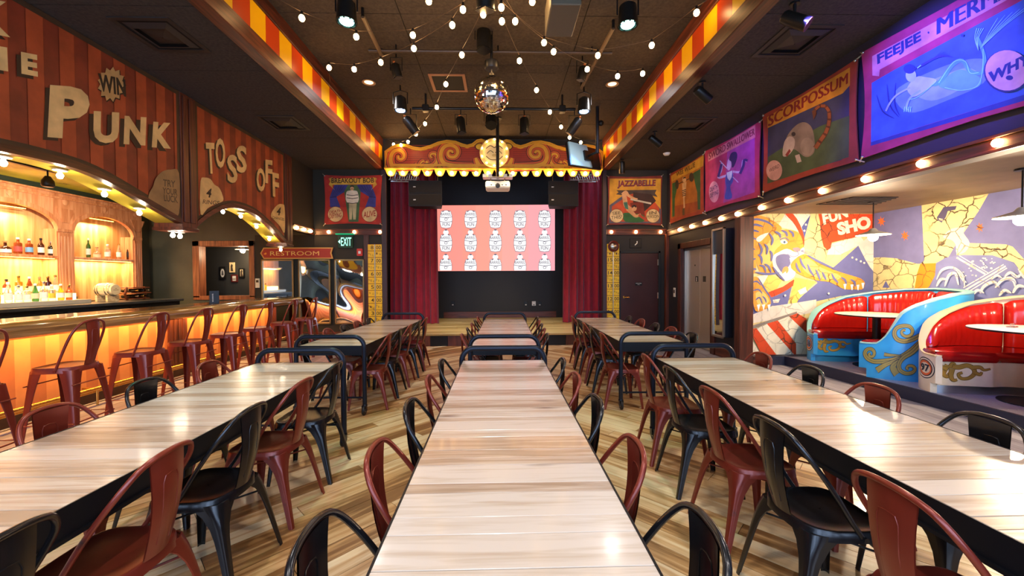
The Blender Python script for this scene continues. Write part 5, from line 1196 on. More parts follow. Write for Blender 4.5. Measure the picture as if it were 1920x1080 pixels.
def mermaid(p):
    p.poly(zs((845, 560), (1000, 470), (1900, -20), (2900, -600), (2900, 300), (1872, 640), (840, 960)), '#3a62b8'); p.poly(zs((840, 960), (1200, 850), (1872, 640), (2900, 300), (2900, 350), (1872, 680), (838, 985)), '#2a3c8a')
    p.poly(zs((1000, 620), (1250, 480), (1500, 400), (1640, 420), (1600, 560), (1350, 680), (1100, 760)), '#6f98dc', 5); p.poly(zs((1120, 610), (1300, 520), (1480, 460), (1560, 500), (1450, 600), (1250, 680)), '#95b8ea', 5)  # paler blue patches: the spot's bright pool painted into the water
    p.poly(zs((848, 380), (1240, 165), (2600, -560), (2600, -440), (1750, 5), (900, 470), (895, 515), (850, 510)), '#d88a9a')
    p.text('FEEJEE', zs((885, 455))[0], zs((1182, 292))[0], zs((880, 370))[0], '#23306e', .04); p.text('MERMAID', zs((1290, 232))[0], zs((1960, -130))[0], zs((1290, 125))[0], '#23306e', -.06); p.disc(*zs((1230, 220))[0], 1.8, 2.2, '#23306e', 10)
    for q in ((880, 640, 1000, 800), (950, 570, 1030, 790), (1010, 560, 1035, 780)): p.stroke(zs((q[0], q[1]), ((q[0] + q[2]) / 2 - 20, (q[1] + q[3]) / 2 + 30), (q[2], q[3])), 3, '#22357e', 4, taper=True)
    p.poly(zs((1300, 570), (1380, 500), (1450, 470), (1540, 500), (1590, 540), (1560, 590), (1440, 610), (1340, 600)), '#6fb8d8', 3)
    body = [(1110, 600), (1200, 560), (1300, 560), (1390, 440), (1460, 410), (1510, 480), (1590, 490), (1610, 400), (1590, 320), (1560, 250)]
    p.stroke(zs(*body), 9, '#5fb0dc', 4, w2=6); p.stroke(zs((1340, 590), (1450, 610), (1560, 580), (1595, 480), (1600, 330)), 1.2, '#9fffff', 5); p.stroke(zs((1300, 560), (1400, 420), (1480, 415), (1510, 490), (1570, 490)), 1.2, '#9fffff', 5)
    for q in range(6): p.stroke(zs((1580, 330), (1640 + q * 22, 220 - q * 10), (1700 + q * 50, 120 - q * 20)), 1.1, '#8fe0ff', 3, taper=True)
    for q in range(4): p.stroke(zs((1570, 340), (1545 + q * 8, 260), (1560 + q * 15, 190)), 1.1, '#8fe0ff', 3)
    p.poly(zs((1090, 590), (1150, 520), (1210, 520), (1290, 540), (1240, 590), (1150, 650), (1110, 640)), '#b8d0f0', 3); p.stroke(zs((1180, 610), (1110, 660), (1085, 720), (1090, 745)), 4, '#9fc8f0', 4); p.stroke(zs((1110, 590), (1020, 640), (970, 700), (945, 750)), 3.4, '#a8c0ea', 4)
    p.stroke(zs((1285, 545), (1230, 600), (1150, 660), (1100, 670)), 1.0, '#9fffff', 4); p.disc(*zs((1115, 510))[0], 10, 12, '#a8c8ee'); p.disc(*zs((1105, 465))[0], 11, 9, '#2a3a78')
    for q in range(7): p.stroke(zs((1130, 470), (1220 + q * 12, 430 - q * 8), (1330 + q * 12, 340 + q * 8)), 1.3, '#3a3f8e', 4, taper=True)
    for q in range(4): p.stroke(zs((1075 + q * 14, 720), (1070 + q * 14, 755)), 1.2, '#9fffff')
    p.stroke(zs((1160, 460), (1185, 440)), 1.6, '#9fffff'); p.disc(*zs((1465, 240))[0], 2.6, 2.6, '#22357e', 12)
    p.disc(*zs((1765, 480))[0], 43, 40, '#2a3468', 26); p.disc(*zs((1768, 475))[0], 41, 38, '#e0a8b0', 26); p.text('WHY?', zs((1640, 570))[0], zs((1960, 410))[0], zs((1640, 490))[0], '#22307a', .05); p.disc(*zs((1785, 525))[0], 7, 4.6, '#22307a', 14)
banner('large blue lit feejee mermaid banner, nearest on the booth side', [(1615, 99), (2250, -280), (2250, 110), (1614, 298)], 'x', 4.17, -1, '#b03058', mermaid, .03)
# spots that colour the banners
light('SPOT', (2.9, 3.7, 4.0), '#665cff', 300, (4.2, 3.9, 3.35), .04, angle=75, blend=.6, name='banner_spot_beam')
light('SPOT', (2.9, 5.5, 4.05), '#8450ff', 190, (4.2, 6.95, 3.35), .04, angle=50, blend=.7, name='banner_spot_beam')
light('SPOT', (2.9, 6.6, 4.05), '#ffd9a8', 60, (4.2, 8.7, 3.4), .04, angle=48, blend=.7, name='banner_spot_beam')
light('SPOT', (2.9, 7.4, 4.05), '#ffcf98', 90, (3.5, 9.9, 3.3), .04, angle=52, blend=.7, name='banner_spot_beam')
light('SPOT', (2.85, 4.4, 4.05), '#ffd0c0', 40, (4.2, 5.35, 3.35), .04, angle=48, blend=.7, name='banner_spot_beam')

# ================================================================== BOOTH SIDE: elevator, mirror, mural
el = struct('door_2', MB().box(4.30, 4.33, 7.76, 8.40, .01, 2.16, .003), M('elevator_steel', '#c4b8aa', .42, .7), 'brushed steel elevator doors in the booth-side wall')
MB().box(4.30, 4.33, 8.405, 9.05, .01, 2.16, .003).build('door_leaf', M('elevator_steel', '#8f857c'), el)
ef = MB().box(4.17, 4.36, 7.62, 7.76, 0, 2.30, .006).box(4.17, 4.36, 9.05, 9.19, 0, 2.30, .006).box(4.17, 4.36, 7.62, 9.19, 2.17, 2.30, .006)
ef.build('wood_surround', REDWOOD, el); MB().box(4.25, 4.30, 9.0, 9.05, 0, 2.17).box(4.25, 4.30, 7.76, 9.05, 2.12, 2.17).build('steel_jamb', STEEL, el)
MB().box(4.36, 4.6, 7.6, 9.2, 0, 2.4).build('shaft_back', BLK, el)
for ya in (8.48, 8.16): MB().box(4.296, 4.301, ya, ya + .12, 1.42, 1.54, .002).build('floor_sign', BLK if ya > 8.3 else M('sign_bronze', '#5a5346', .4, .7), el)
p = Paint(lambda u, v, d: (4.296 - d, u, v)); p.disc(8.54, 1.50, .02, .02, '#f0f0f0', 10); p.poly([(8.52, 1.43), (8.56, 1.43), (8.555, 1.48), (8.525, 1.48)], '#f0f0f0'); p.build('sign_print', PR, el)
MB().lathe([(.018, 0), (.018, -.006)], (4.30, 8.62, 1.78), 'x', 10).build('key_hole', BLK, el)
t = thing('call_panel', 'small white elevator call panel on the dark wall', 'panel', (4.22, 9.45, 1.17)); MB().box(-.012, 0, -.055, .055, -.12, .10, .006).build('plate', M('plate_white', '#dedede'), t); MB().box(-.016, -.012, -.03, .03, -.03, .05, .003).build('button_field', BLK, t)
t = thing('light_switch', 'small white switch on the dark wall between elevator and tall mirror', 'switch', (4.22, 7.56, .98)); MB().box(-.01, 0, -.03, .03, -.05, .05, .004).build('plate', M('plate_white', '#dedede'), t); MB().box(-.016, -.01, -.008, .008, -.02, .02).build('toggle', M('plate_white', '#dedede'), t)
t = thing('tall_mirror', 'tall narrow silver framed mirror standing off the wall near the tiger mural', 'mirror', (0, 0, 0))
ya, yb, za, zb = 7.05, 7.47, .40, 2.42
MB().box(4.07, 4.218, ya + .02, yb - .02, za + .02, zb - .02).build('case', M('mirror_case', '#1a1c26', .4), t)
MB().box(4.035, 4.075, ya, ya + .04, za, zb, .006).box(4.035, 4.075, yb - .04, yb, za, zb, .006).box(4.035, 4.075, ya, yb, za, za + .04, .006).box(4.035, 4.075, ya, yb, zb - .04, zb, .006).build('frame', M('silver_frame', '#b0a494', .35, .8), t)
MB().grid(lambda u, v: (4.066 - .006 * math.sin(v * 5), ya + .04 + (yb - ya - .08) * u, za + .04 + (zb - za - .08) * v), 8, 30).build('mirror_glass', M('mirror_silver', '#e8e6e2'), t, True)

MU = PAINTMAT('mural_paint', .75, .18, 1)
zm = Z(1400, 360, 3.375)
YELP, BLU, CRM, ORG, REDO, GRY = '#e3cd90', '#6f74a6', '#efe6cf', '#e8983a', '#d8481c', '#cfc6b8'
W1 = bpy.data.objects['wall_alcove_end']; W2 = bpy.data.objects['wall_alcove_side']
mp1, cv1 = planeY(6.85); p = Paint(mp1, None, .0015, .0003); p.poly([(4.36, .155), (6.6, .155), (6.6, 2.62), (4.36, 2.62)], YELP); p.conv = cv1
z3 = Z(1400, 395, 3.996)
BL2, OR2, YE2, WH2, PL = '#6468a0', '#f0a03a', '#f3c862', '#f5ecdc', '#e2d9cc'
p.poly(z3((230, 120), (288, 25), (475, 25), (432, 210), (400, 160), (330, 140)), PL)
p.poly(z3((288, 25), (348, 25), (402, 110), (432, 205), (426, 275), (412, 230), (385, 150), (340, 80)), REDO, 2)
p.poly(z3((478, 30), (412, 122), (432, 208)), '#4f5796'); p.disc(*z3((443, 105))[0], 2, 2, CRM, 8); p.disc(*z3((432, 150))[0], 2, 2, CRM, 8)
p.poly(z3((630, 250), (850, 190), (880, 230), (835, 262), (700, 330), (600, 330)), PL)
p.poly(z3((655, 420), (835, 262), (890, 370), (960, 470), (960, 640), (700, 640), (470, 690), (360, 690), (430, 625), (530, 540), (480, 500), (580, 470)), BL2)
p.poly(z3((835, 260), (900, 205), (960, 190), (960, 470), (920, 420), (880, 350)), PL)
p.poly(z3((5, 520), (60, 495), (180, 640), (350, 520), (300, 722), (190, 712), (5, 805)), BL2)
p.poly(z3((105, 575), (165, 470), (265, 520), (215, 600), (160, 615)), YE2); p.poly(z3((75, 495), (165, 475), (108, 575)), WH2)
p.poly(z3((160, 612), (270, 570), (352, 515), (350, 560), (250, 622), (168, 652)), REDO, 2)
p.poly(z3((310, 722), (360, 500), (525, 530), (410, 630), (372, 695)), YE2)
p.poly(z3((5, 795), (190, 715), (370, 690), (520, 665), (520, 760), (5, 850)), PL); p.poly(z3((380, 600), (440, 570), (450, 610), (400, 630)), WH2); p.poly(z3((195, 668), (250, 660), (235, 690), (200, 690)), WH2)
p.poly(z3((535, 25), (965, 25), (965, 170), (760, 210), (635, 240), (625, 285), (600, 295), (575, 270), (556, 190), (548, 80)), REDO)
p.text('FUN', z3((575, 108))[0], z3((760, 48))[0], z3((560, 25))[0], CRM, .05); p.text('SHO', z3((685, 188))[0], z3((935, 130))[0], z3((668, 92))[0], CRM, .06)
# tiger
p.poly(z3((5, 60), (60, 35), (130, 45), (210, 85), (262, 138), (150, 180), (75, 250), (70, 420), (40, 490), (5, 500)), OR2, 3)
p.poly(z3((66, 215), (100, 190), (130, 165), (160, 158), (200, 150), (300, 142), (380, 162), (412, 210), (424, 275), (412, 312), (370, 347), (325, 345), (280, 312), (232, 335), (205, 395), (240, 465), (160, 472), (95, 452), (60, 330), (58, 260)), OR2, 3)
p.poly(z3((160, 240), (210, 170), (300, 160), (280, 230), (210, 300), (190, 380), (150, 440), (110, 400), (120, 300)), '#f4c06a', 3)
p.poly(z3((66, 215), (100, 185), (165, 165), (120, 215), (90, 235)), WH2, 2)
p.poly(z3((196, 340), (240, 310), (300, 285), (370, 312), (420, 275), (432, 318), (375, 352), (338, 380), (322, 405), (362, 445), (350, 500), (280, 528), (235, 475), (195, 410)), WH2, 3)
p.poly(z3((220, 345), (262, 325), (305, 330), (328, 355), (322, 405), (290, 440), (262, 462), (236, 432), (216, 388)), '#6b6a98', 3)
p.poly(z3((272, 428), (300, 418), (312, 440), (300, 468), (262, 470)), '#e59a58', 2)
p.poly(z3((318, 355), (340, 352), (328, 398)), '#ffffff'); p.poly(z3((270, 470), (290, 455), (296, 500)), '#ffffff'); p.poly(z3((340, 455), (362, 440), (352, 490)), '#ffffff')
p.poly(z3((250, 225), (285, 218), (305, 240), (282, 252), (258, 245)), WH2, 2); p.disc(*z3((280, 236))[0], 2.2, 2.4, '#3d5a86', 10); p.stroke(z3((245, 218), (285, 205), (315, 225)), 1.8, BL2, 4)
p.poly(z3((338, 285), (378, 275), (402, 292), (372, 312)), '#b98a94', 2); p.stroke(z3((372, 300), (385, 330), (345, 345), (300, 325)), 1.2, BL2, 4)
p.poly(z3((330, 430), (352, 375), (390, 340), (440, 330), (520, 385), (640, 440), (760, 480), (850, 508), (882, 545), (862, 588), (820, 590), (720, 585), (620, 535), (520, 522), (410, 485)), OR2, 3)
p.poly(z3((400, 380), (460, 360), (560, 430), (700, 490), (650, 520), (520, 500), (430, 450)), '#f4c870', 3)
for st in (((15, 80), (70, 65), (150, 85), (200, 120)), ((10, 130), (60, 105), (120, 120)), ((10, 190), (40, 150), (90, 160)), ((10, 260), (30, 210), (70, 215)), ((12, 340), (30, 290), (60, 290)), ((20, 420), (40, 370), (65, 360)), ((20, 480), (45, 440), (70, 440)), ((85, 240), (110, 290), (95, 340)), ((80, 330), (105, 350), (110, 400)), ((90, 410), (125, 420), (140, 465)), ((130, 400), (160, 420), (180, 465)), ((165, 170), (190, 215), (180, 260)), ((205, 155), (240, 175), (250, 205)), ((255, 148), (290, 165), (300, 195)), ((310, 148), (340, 170), (345, 200)), ((170, 300), (185, 330), (180, 380)), ((130, 250), (150, 280), (145, 330)), ((365, 390), (375, 430), (400, 465)), ((395, 355), (410, 400), (440, 440)), ((450, 400), (470, 450), (500, 490)), ((510, 440), (530, 480), (545, 520)), ((560, 460), (575, 490), (590, 520)), ((630, 470), (650, 510), (680, 540)), ((450, 335), (540, 385), (660, 440)), ((700, 500), (730, 520), (740, 560)), ((770, 515), (800, 535), (805, 570)), ((60, 460), (150, 475), (240, 465)), ((190, 420), (230, 475), (280, 525))):
    p.stroke(z3(*st), 4.2, BL2, 4, taper=True)
for q in range(5): p.stroke(z3((400, 300), (450, 290 + q * 10), (520, 280 + q * 22)), .5, BL2, 3)
for q, y in ((728, 568), (780, 572), (825, 574), (862, 560)): p.poly(z3((q - 11, y - 18), (q + 11, y - 20), (q + 3, y + 24), (q - 3, y + 20)), '#ffffff')
p.poly(z3((18, 520), (80, 500), (125, 590), (165, 655), (172, 705), (120, 745), (60, 750), (38, 660)), OR2, 3); p.poly(z3((60, 620), (120, 610), (160, 680), (90, 720)), '#f4c870', 3)
for q in (82, 120, 160): p.poly(z3((q - 12, 705), (q + 12, 700), (q + 1, 755)), '#ffffff')
for st in (((30, 540), (70, 530), (100, 560)), ((40, 600), (80, 590), (110, 620)), ((60, 670), (90, 650), (110, 700)), ((110, 640), (130, 660), (140, 690)), ((80, 505), (130, 590), (180, 660))): p.stroke(z3(*st), 3.2, BL2, 3, taper=True)
for x, y in ((782, 352), (812, 366), (845, 380), (870, 392), (280, 635), (605, 620), (30, 760)): p.disc(*z3((x, y))[0], 2, 2, CRM, 8)
p.poly(zm((10, 870), (55, 860), (180, 1010), (215, 1060), (105, 1060)), REDO); p.poly(zm((55, 860), (120, 832), (310, 1030), (310, 1060), (205, 1060)), CRM); p.poly(zm((120, 832), (190, 812), (305, 960), (305, 1060), (295, 1030)), REDO); p.poly(zm((190, 812), (260, 785), (370, 890), (370, 1060), (305, 1060), (305, 955)), CRM); p.poly(zm((260, 785), (310, 765), (370, 800), (370, 890)), REDO); p.poly(zm((10, 900), (100, 1060), (10, 1060)), CRM)
p.poly(zm((10, 870), (10, 850), (310, 755), (310, 768)), '#8a8078')
p.build('mural_print', MU, W1)
mp2, cv2 = planeX(6.6, -1); p = Paint(mp2, None, .0015, .0003); p.poly([(-.9, .155), (6.848, .155), (6.848, 2.62), (-.9, 2.62)], '#6f70a0'); p.conv = cv2
z4 = Z(1630, 360, 3.9)
p.poly(z4((20, 480), (110, 478), (200, 485), (350, 525), (380, 525), (335, 700), (20, 720)), YELP); p.poly(z4((96, 700), (122, 648), (148, 700)), '#6468a0')
p.poly(z4((383, 90), (880, 0), (800, 140), (690, 300), (735, 373), (1000, 383), (1050, 400), (1131, 490), (1250, 560), (1250, 700), (1131, 610), (1060, 515), (900, 462), (640, 462), (632, 385), (580, 475), (490, 522), (370, 528), (402, 500)), YELP)
p.poly(z4((600, 270), (700, 260), (690, 300), (735, 373), (700, 440), (640, 450), (632, 385), (600, 350), (540, 330)), '#f4e6c2', 3)
p.poly(z4((495, 185), (545, 110), (640, 102), (630, 130), (575, 140), (560, 185), (530, 225), (500, 205)), '#4f4a6a'); p.poly(z4((508, 190), (540, 198), (538, 212), (512, 208)), '#d8c8a8')
for x, y in ((262, 320), (810, 260), (90, 215)): p.star(*z4((x, y))[0], 10, 4.4, 7, '#ee7030', .8)
p.poly(z4((375, 525), (490, 520), (482, 610), (440, 690), (400, 720), (330, 720), (350, 600)), '#f58a1c')
p.poly(z4((490, 520), (560, 480), (640, 465), (700, 460), (900, 465), (1050, 512), (1131, 605), (1250, 700), (1250, 800), (720, 800), (440, 720), (482, 610)), '#7378aa')
for a in ((640, 478, 850, 600, 3.4), (660, 465, 872, 592, 1.6), (1000, 542, 700, 720, 3.0), (985, 530, 690, 700, 1.8), (1010, 556, 712, 738, 1.8)): p.stroke(z4((a[0], a[1]), (a[2], a[3])), a[4], CRM)
rr = random.Random(3)
for q in range(34): x_ = rr.uniform(690, 930); p.disc(*z4((x_, rr.uniform(500, 640) if x_ < 830 else rr.uniform(480, 560)))[0], rr.uniform(1, 2.4), rr.uniform(.8, 1.8), CRM, 7)
for pts, w_ in ((((500, 640), (540, 570), (620, 555), (690, 610), (705, 690)), 5), (((560, 690), (590, 610), (640, 600), (660, 680)), 6), (((500, 690), (530, 640), (580, 640)), 5), (((640, 560), (690, 640), (720, 660)), 3), (((820, 740), (850, 690), (920, 660), (960, 700)), 7), (((930, 700), (990, 640), (1060, 640), (1080, 700)), 7), (((1000, 620), (1040, 590), (1090, 620), (1120, 600)), 6), (((900, 640), (940, 610), (980, 630)), 5), (((760, 760), (800, 720), (850, 740)), 6), (((1060, 740), (1100, 690), (1160, 700)), 7), (((960, 760), (1000, 720), (1050, 740)), 6), (((1100, 560), (1140, 620), (1180, 640)), 4)):
    p.stroke(z4(*pts), w_, CRM, 5, taper=True); p.stroke(z4(*[(x + 8, y + 9) for x, y in pts]), w_ * .25, '#7378aa', 5, taper=True)
p.build('mural_print', MU, W2)
# red marks of the mural run on behind the nearer booth
# ================================================================== TEACUP BOOTHS
def prof(th):      # height of the shell above the floor, by angle in degrees (0 = back, +143 far end, -143 near end)
    K = [(-150, .622), (-143, .617), (-137, .625), (-132.5, .692), (-129, .795), (-124.5, .934), (-122, 1.016), (-119, 1.066), (-112, 1.137), (-98, 1.225), (-80, 1.285), (-40, 1.31), (0, 1.33), (26, 1.31), (50, 1.26), (77, 1.18), (97, 1.06), (106, .99), (112, .92), (117, .82), (122, .70), (127, .625), (133, .60), (150, .60)]
    for (a, b), (c, d) in zip(K, K[1:]):
        if a <= th <= c: return b + (d - b) * (th - a) / (c - a)
    return K[0][1]
VIN = M('red_vinyl', '#a3160f', .22, coat=.6, bump=.04, bscale=14)
VIN2 = M('red_vinyl_seat', '#8c0f10', .2, coat=.6)
def lerpk(K, th):
    for (a, b), (c, d) in zip(K, K[1:]):
        if a <= th <= c: return b + (d - b) * (th - a) / (c - a)
    return K[0][1] if th < K[0][0] else K[-1][1]
def RO(th): return lerpk([(-150, .90), (100, .905), (112, .93), (120, .93), (130, .885), (145, .79)], th)      # outer radius of the shell
E_, F_ = Vector((-.615, .463)), Vector((-.099, .346))
def RIN(th):       # inner edge of the bench: round at the back, running straight out to the two openings
    a = abs(th)
    if a <= 106: return .36
    t_ = math.radians(a); d = Vector((math.cos(t_), math.sin(t_))); n = Vector((-(F_ - E_).y, (F_ - E_).x))
    return E_.dot(n) / d.dot(n)
def booth(c, shell_mat, rim_mat, label, number, ncol, ornament, side_art):
    B = .159; t = thing('teacup_booth', label, 'booth', (c[0], c[1], B))
    T = .055; A0, A1 = -148, 145; n = 96
    def pt(r, th, z): a = math.radians(th); return (r * math.cos(a), r * math.sin(a), z - B)
    def strip(name, mat, loop, ths, smooth=True):
        rows = [loop(th) for th in ths]; k = len(rows[0]); m_ = len(rows) - 1; vs = [q for r_ in rows for q in r_]
        fs = [(i * k + j, (i + 1) * k + j, (i + 1) * k + (j + 1) % k, i * k + (j + 1) % k) for i in range(m_) for j in range(k)] + [tuple(range(k)), tuple(range(m_ * k, m_ * k + k))]
        return MB().add(vs, fs).build(name, mat, t, smooth)
    def span(a0, a1, m_): return [a0 + (a1 - a0) * i / m_ for i in range(m_ + 1)]
    foot = lambda th: B if -143 <= th <= 140.5 else B + .12
    ths = sorted(span(A0, A1, n) + [-143.01, -142.99, 140.49, 140.51])
    strip('shell', shell_mat, lambda th: [pt(RO(th), th, foot(th)), pt(RO(th), th, prof(th) - .03), pt(RO(th) - .012, th, prof(th)), pt(RO(th) - T + .012, th, prof(th)), pt(RO(th) - T, th, prof(th) - .03), pt(RO(th) - T, th, foot(th))], ths)
    strip('rim', rim_mat, lambda th: [pt(RO(th) + .004, th, prof(th) - .012), pt(RO(th) + .004, th, prof(th) + .004), pt(RO(th) - .02, th, prof(th) + .010), pt(RO(th) - T - .045 * min(1, max(0, (prof(th) - .7) * 4)), th, prof(th) + .006), pt(RO(th) - T - .045 * min(1, max(0, (prof(th) - .7) * 4)), th, prof(th) - .012)], span(-147.5, 144.5, 110))
    strip('bench_base', shell_mat, lambda th: [pt(RIN(th), th, B + .10), pt(RO(th) - T - .002, th, B + .10), pt(RO(th) - T - .002, th, B + .37), pt(RIN(th), th, B + .37)], span(-143, 143, 80))
    strip('toe_kick', M('toe_kick_blue', '#2a7fae', .4) if number == '26' else M('toe_kick_steel', '#9aa0a8', .3, .8), lambda th: [pt(RIN(th) + .05, th, B), pt(RO(th) - T - .002, th, B), pt(RO(th) - T - .002, th, B + .10), pt(RIN(th) + .05, th, B + .10)], span(-140, 138, 70))
    for a0, a1 in ((-146.5, -1), (0, 143.5)):
        def cu(th):
            e = min(th - a0, a1 - th); d = .0 if e > 2.5 else .014 * (1 - e / 2.5); ri = RIN(th); ro = RO(th) - T - .004
            if th < -134 or th > 128: ro = RO(th) - .012
            return [pt(ri - .02 + d, th, B + .375), pt(ri - .04 + d, th, B + .40), pt(ri - .04 + d, th, B + .45 - d), pt(ri - .01 + d, th, B + .487 - d), pt((ri + ro) / 2, th, B + .50 - d), pt(ro - .01, th, B + .492 - d), pt(ro, th, B + .47 - d), pt(ro, th, B + .375 if -134 < th < 128 else max(B + .375, prof(th) + .011))]
        strip('seat_cushion', VIN2, cu, span(a0, a1, 60))
    for a0, a1 in ((-120, -1), (0, 56), (57, 121)):
        nn = 40
        def bc(th):
            e = min(1, min(th - a0, a1 - th) / 4.0); pf = prof(th) - .04 - (1 - e) * .03; i = (th - a0) / (a1 - a0) * nn
            w_ = .005 * math.sin(i * 1.9) * (1 if 5 < i < 34 else 0); r = RO(th) - T - .004; q = .085 * (.4 + .6 * e ** .5) + w_
            zb0 = B + .485; hh = max(.04, pf - zb0)
            return [pt(r, th, zb0), pt(r - q * .85, th, zb0 + .015), pt(r - q * 1.1, th, zb0 + hh * .3), pt(r - q, th, zb0 + hh * .72), pt(r - q * .75, th, zb0 + hh * .93), pt(r - q * .35, th, pf), pt(r, th, pf)]
        strip('back_cushion', VIN, bc, span(a0, a1, nn))
    GOLD, INKB = '#a0904a', '#121a30'
    cyl = lambda u, v, d: pt(RO(u) + d, u, v)
    if side_art:      # scrollwork on the outside of the near arm
        def conv(x, y):
            d = ray(x, y); ox, oy = -c[0], -c[1]; a = d.x ** 2 + d.y ** 2; b_ = 2 * (ox * d.x + oy * d.y); cc = ox * ox + oy * oy - .81; D = max(0, b_ * b_ - 4 * a * cc)
            q = CAM + d * ((-b_ - math.sqrt(D)) / (2 * a)); return (math.degrees(math.atan2(q.y - c[1], q.x - c[0])), q.z)
        p = Paint(cyl, conv, .002, .0004); zz = Z(1600, 590, 5.12)
        for pts, w0, w1 in ((((640, 200), (590, 225), (540, 245), (480, 255), (420, 235), (393, 185), (412, 132), (470, 108), (535, 112), (566, 150), (556, 190), (520, 208), (482, 200), (462, 172), (478, 148), (500, 152)), 7, 3),
                            (((640, 270), (560, 340), (480, 395), (400, 430), (300, 445), (200, 448), (135, 418), (112, 372), (132, 335), (175, 330), (202, 362), (190, 398), (160, 400), (150, 380), (165, 368)), 8, 2.6),
                            (((460, 395), (400, 390), (350, 388), (295, 380)), 1.5, 5), (((470, 405), (380, 450), (300, 485), (225, 535)), 2, 9), (((500, 400), (420, 455), (378, 505), (420, 570)), 2, 12),
                            (((640, 280), (560, 360), (480, 410), (438, 470), (445, 530), (500, 562), (560, 555), (588, 522), (565, 492), (525, 492), (508, 514), (528, 524)), 7, 2.6)):
            q = smo(zz(*pts), 5)
            p.stroke(q, w0 * 1.25 + 1.8, INKB, w2=w1 * 1.2 + 1.6); p.stroke(q, w0 * 1.25, GOLD, w2=w1 * 1.2); p.stroke(q[:len(q) * 2 // 3], .8, INKB, w2=.3)
        p.build('ornament_pattern', PAINTMAT('booth_paint', .4, .12), t)
    p = Paint(cyl, None, .003); u0, rd = 135.0, math.degrees(1 / .88)
    for r, cc in ((.125, INKB), (.113, '#efe8d8'), (.098, INKB), (.088, ncol)): p.poly([(u0 + rd * 1.2 * r * math.cos(2 * math.pi * i / 30), .43 + r * math.sin(2 * math.pi * i / 30)) for i in range(30)], cc)
    p.text(number, (u0 - rd * .075, .385), (u0 + rd * .075, .385), (u0 - rd * .075, .475), INKB, .03); p.build('number_pattern', PAINTMAT('booth_paint', .4, .12), t)
    # gold leaf scroll on the straight bench front
    dr = (F_ - E_).normalized(); nr = Vector((dr.y, -dr.x))
    mpf = lambda u, v, d: (E_.x + dr.x * u + nr.x * (d + .001), E_.y + dr.y * u + nr.y * (d + .001), v - B)
    p = Paint(mpf, None, .001, .0003); DK_ = '#5a4416'
    for x_, (w0, w1), pts in ((0, (.05, .02), ((.10, .16), (.07, .08), (.06, .02), (.09, -.02), (.12, .01), (.10, .04))), (0, (.05, .02), ((.12, .15), (.20, .13), (.28, .16), (.34, .12), (.35, .04), (.30, -.03), (.23, -.04), (.20, .02), (.24, .05))), (0, (.04, .012), ((.33, .13), (.40, .14), (.44, .10), (.50, .12))), (0, (.05, .02), ((.14, .10), (.13, .0), (.15, -.07), (.19, -.06))), (0, (.035, .015), ((.35, .06), (.40, .03), (.42, .07))), (0, (.04, .014), ((.09, .10), (.05, .12), (.04, .16))), (0, (.035, .012), ((.12, .14), (.14, .19), (.17, .17)))):
        q = smo([(a, .375 + b_ * .75) for a, b_ in pts], 5); p.stroke(q, w0 + .010, DK_, w2=w1 + .010); p.stroke(q, w0, ornament, w2=w1)
    p.build('ornament_pattern', PAINTMAT('booth_paint', .4, .12), t)
    return t
BLUE = M('booth_blue', '#2f9ad6', .38, vary=.12, vscale=3, coat=.2); CREAM = M('booth_cream', '#ddcfb4', .4, vary=.12, vscale=4, coat=.2)
C26, C97 = (5.66, 5.75), (5.64, 3.955)
booth(C26, BLUE, M('rim_aqua', '#8fc6c2', .4), 'blue circular booth number 26 with red vinyl cushions by the tiger mural', '26', '#e07a2a', '#b8923a', True)
booth(C97, CREAM, M('rim_cream', '#e3c894', .4), 'cream circular booth number 97 with red vinyl cushions, cut by the frame', '97', '#d9622a', '#9a7a35', False)
for c, lab, col in ((C26, 'round cream topped pedestal table in the blue booth', '#e8dcc0'), (C97, 'round pale pedestal table in the cream booth, cut by the frame', '#e3d0c6')):
    t = thing('pedestal_table', lab, 'table', (c[0] + .0, c[1] + .06, .159))
    MB().lathe([(.46, .765), (.495, .772), (.495, .786), (.46, .79)], (0, 0, 0), 'z', 40).build('table_top', M('laminate_' + lab[6:10], col, .25), t, True); MB().lathe([(.493, .766), (.4985, .77), (.4985, .782), (.493, .785)], (0, 0, 0), 'z', 40, False).build('edge_band', BLK, t, True)
    MB().lathe([(.05, .03), (.05, .765)], (0, 0, 0), 'z', 16).build('column', BLK, t, True); MB().lathe([(.27, 0), (.27, .012), (.06, .035)], (0, 0, 0), 'z', 28).build('base_plate', BLK, t, True)
t = thing('table_marker', 'small silver holder lying on the table of the cream booth', 'holder', (C97[0] - .06, C97[1] + .22, .9495), .3)
MB().box(-.05, .05, -.03, .03, 0, .012, .004).build('foot', STEEL, t); MB().tube([(-.03, 0, .012), (-.03, 0, .04), (.03, 0, .04), (.03, 0, .012)], .004).build('clip', STEEL, t)
q = at(1637, 441, 'y', 5.75); saucer(q.x, 5.75, q.z, 'glowing saucer pendant over the blue booth', 2.62 - q.z, 90, .2, '#ffe3bd')
q = at(1916, 407, 'y', 4.0); saucer(q.x, 4.0, q.z, 'glowing saucer pendant over the cream booth', 2.62 - q.z, 90, .2, '#ffe3bd')
saucer(5.7, 2.1, 2.12, 'saucer pendant over the alcove beyond the frame edge', .5, 50, .2, '#ffe3bd')
t = thing('alcove_vent', 'dark flat air grille in the booth ceiling', 'vent', (0, 0, 0))
gq = [at(x, y, 'z', 2.619) for x, y in ((1530, 383), (1600, 369), (1685, 369), (1640, 383))]
MB().prism([(v.x, v.y) for v in gq], lambda u, v, d: (u, v, d), 2.612, 2.62).build('grille', BLK, t)
for k in range(5):
    a = gq[0].lerp(gq[1], (k + .5) / 5); b2 = gq[3].lerp(gq[2], (k + .5) / 5); MB().tube([(a.x, a.y, 2.609), (b2.x, b2.y, 2.609)], .008, 4).build('slat', M('vent_grey', '#2e2b29', .5), t)

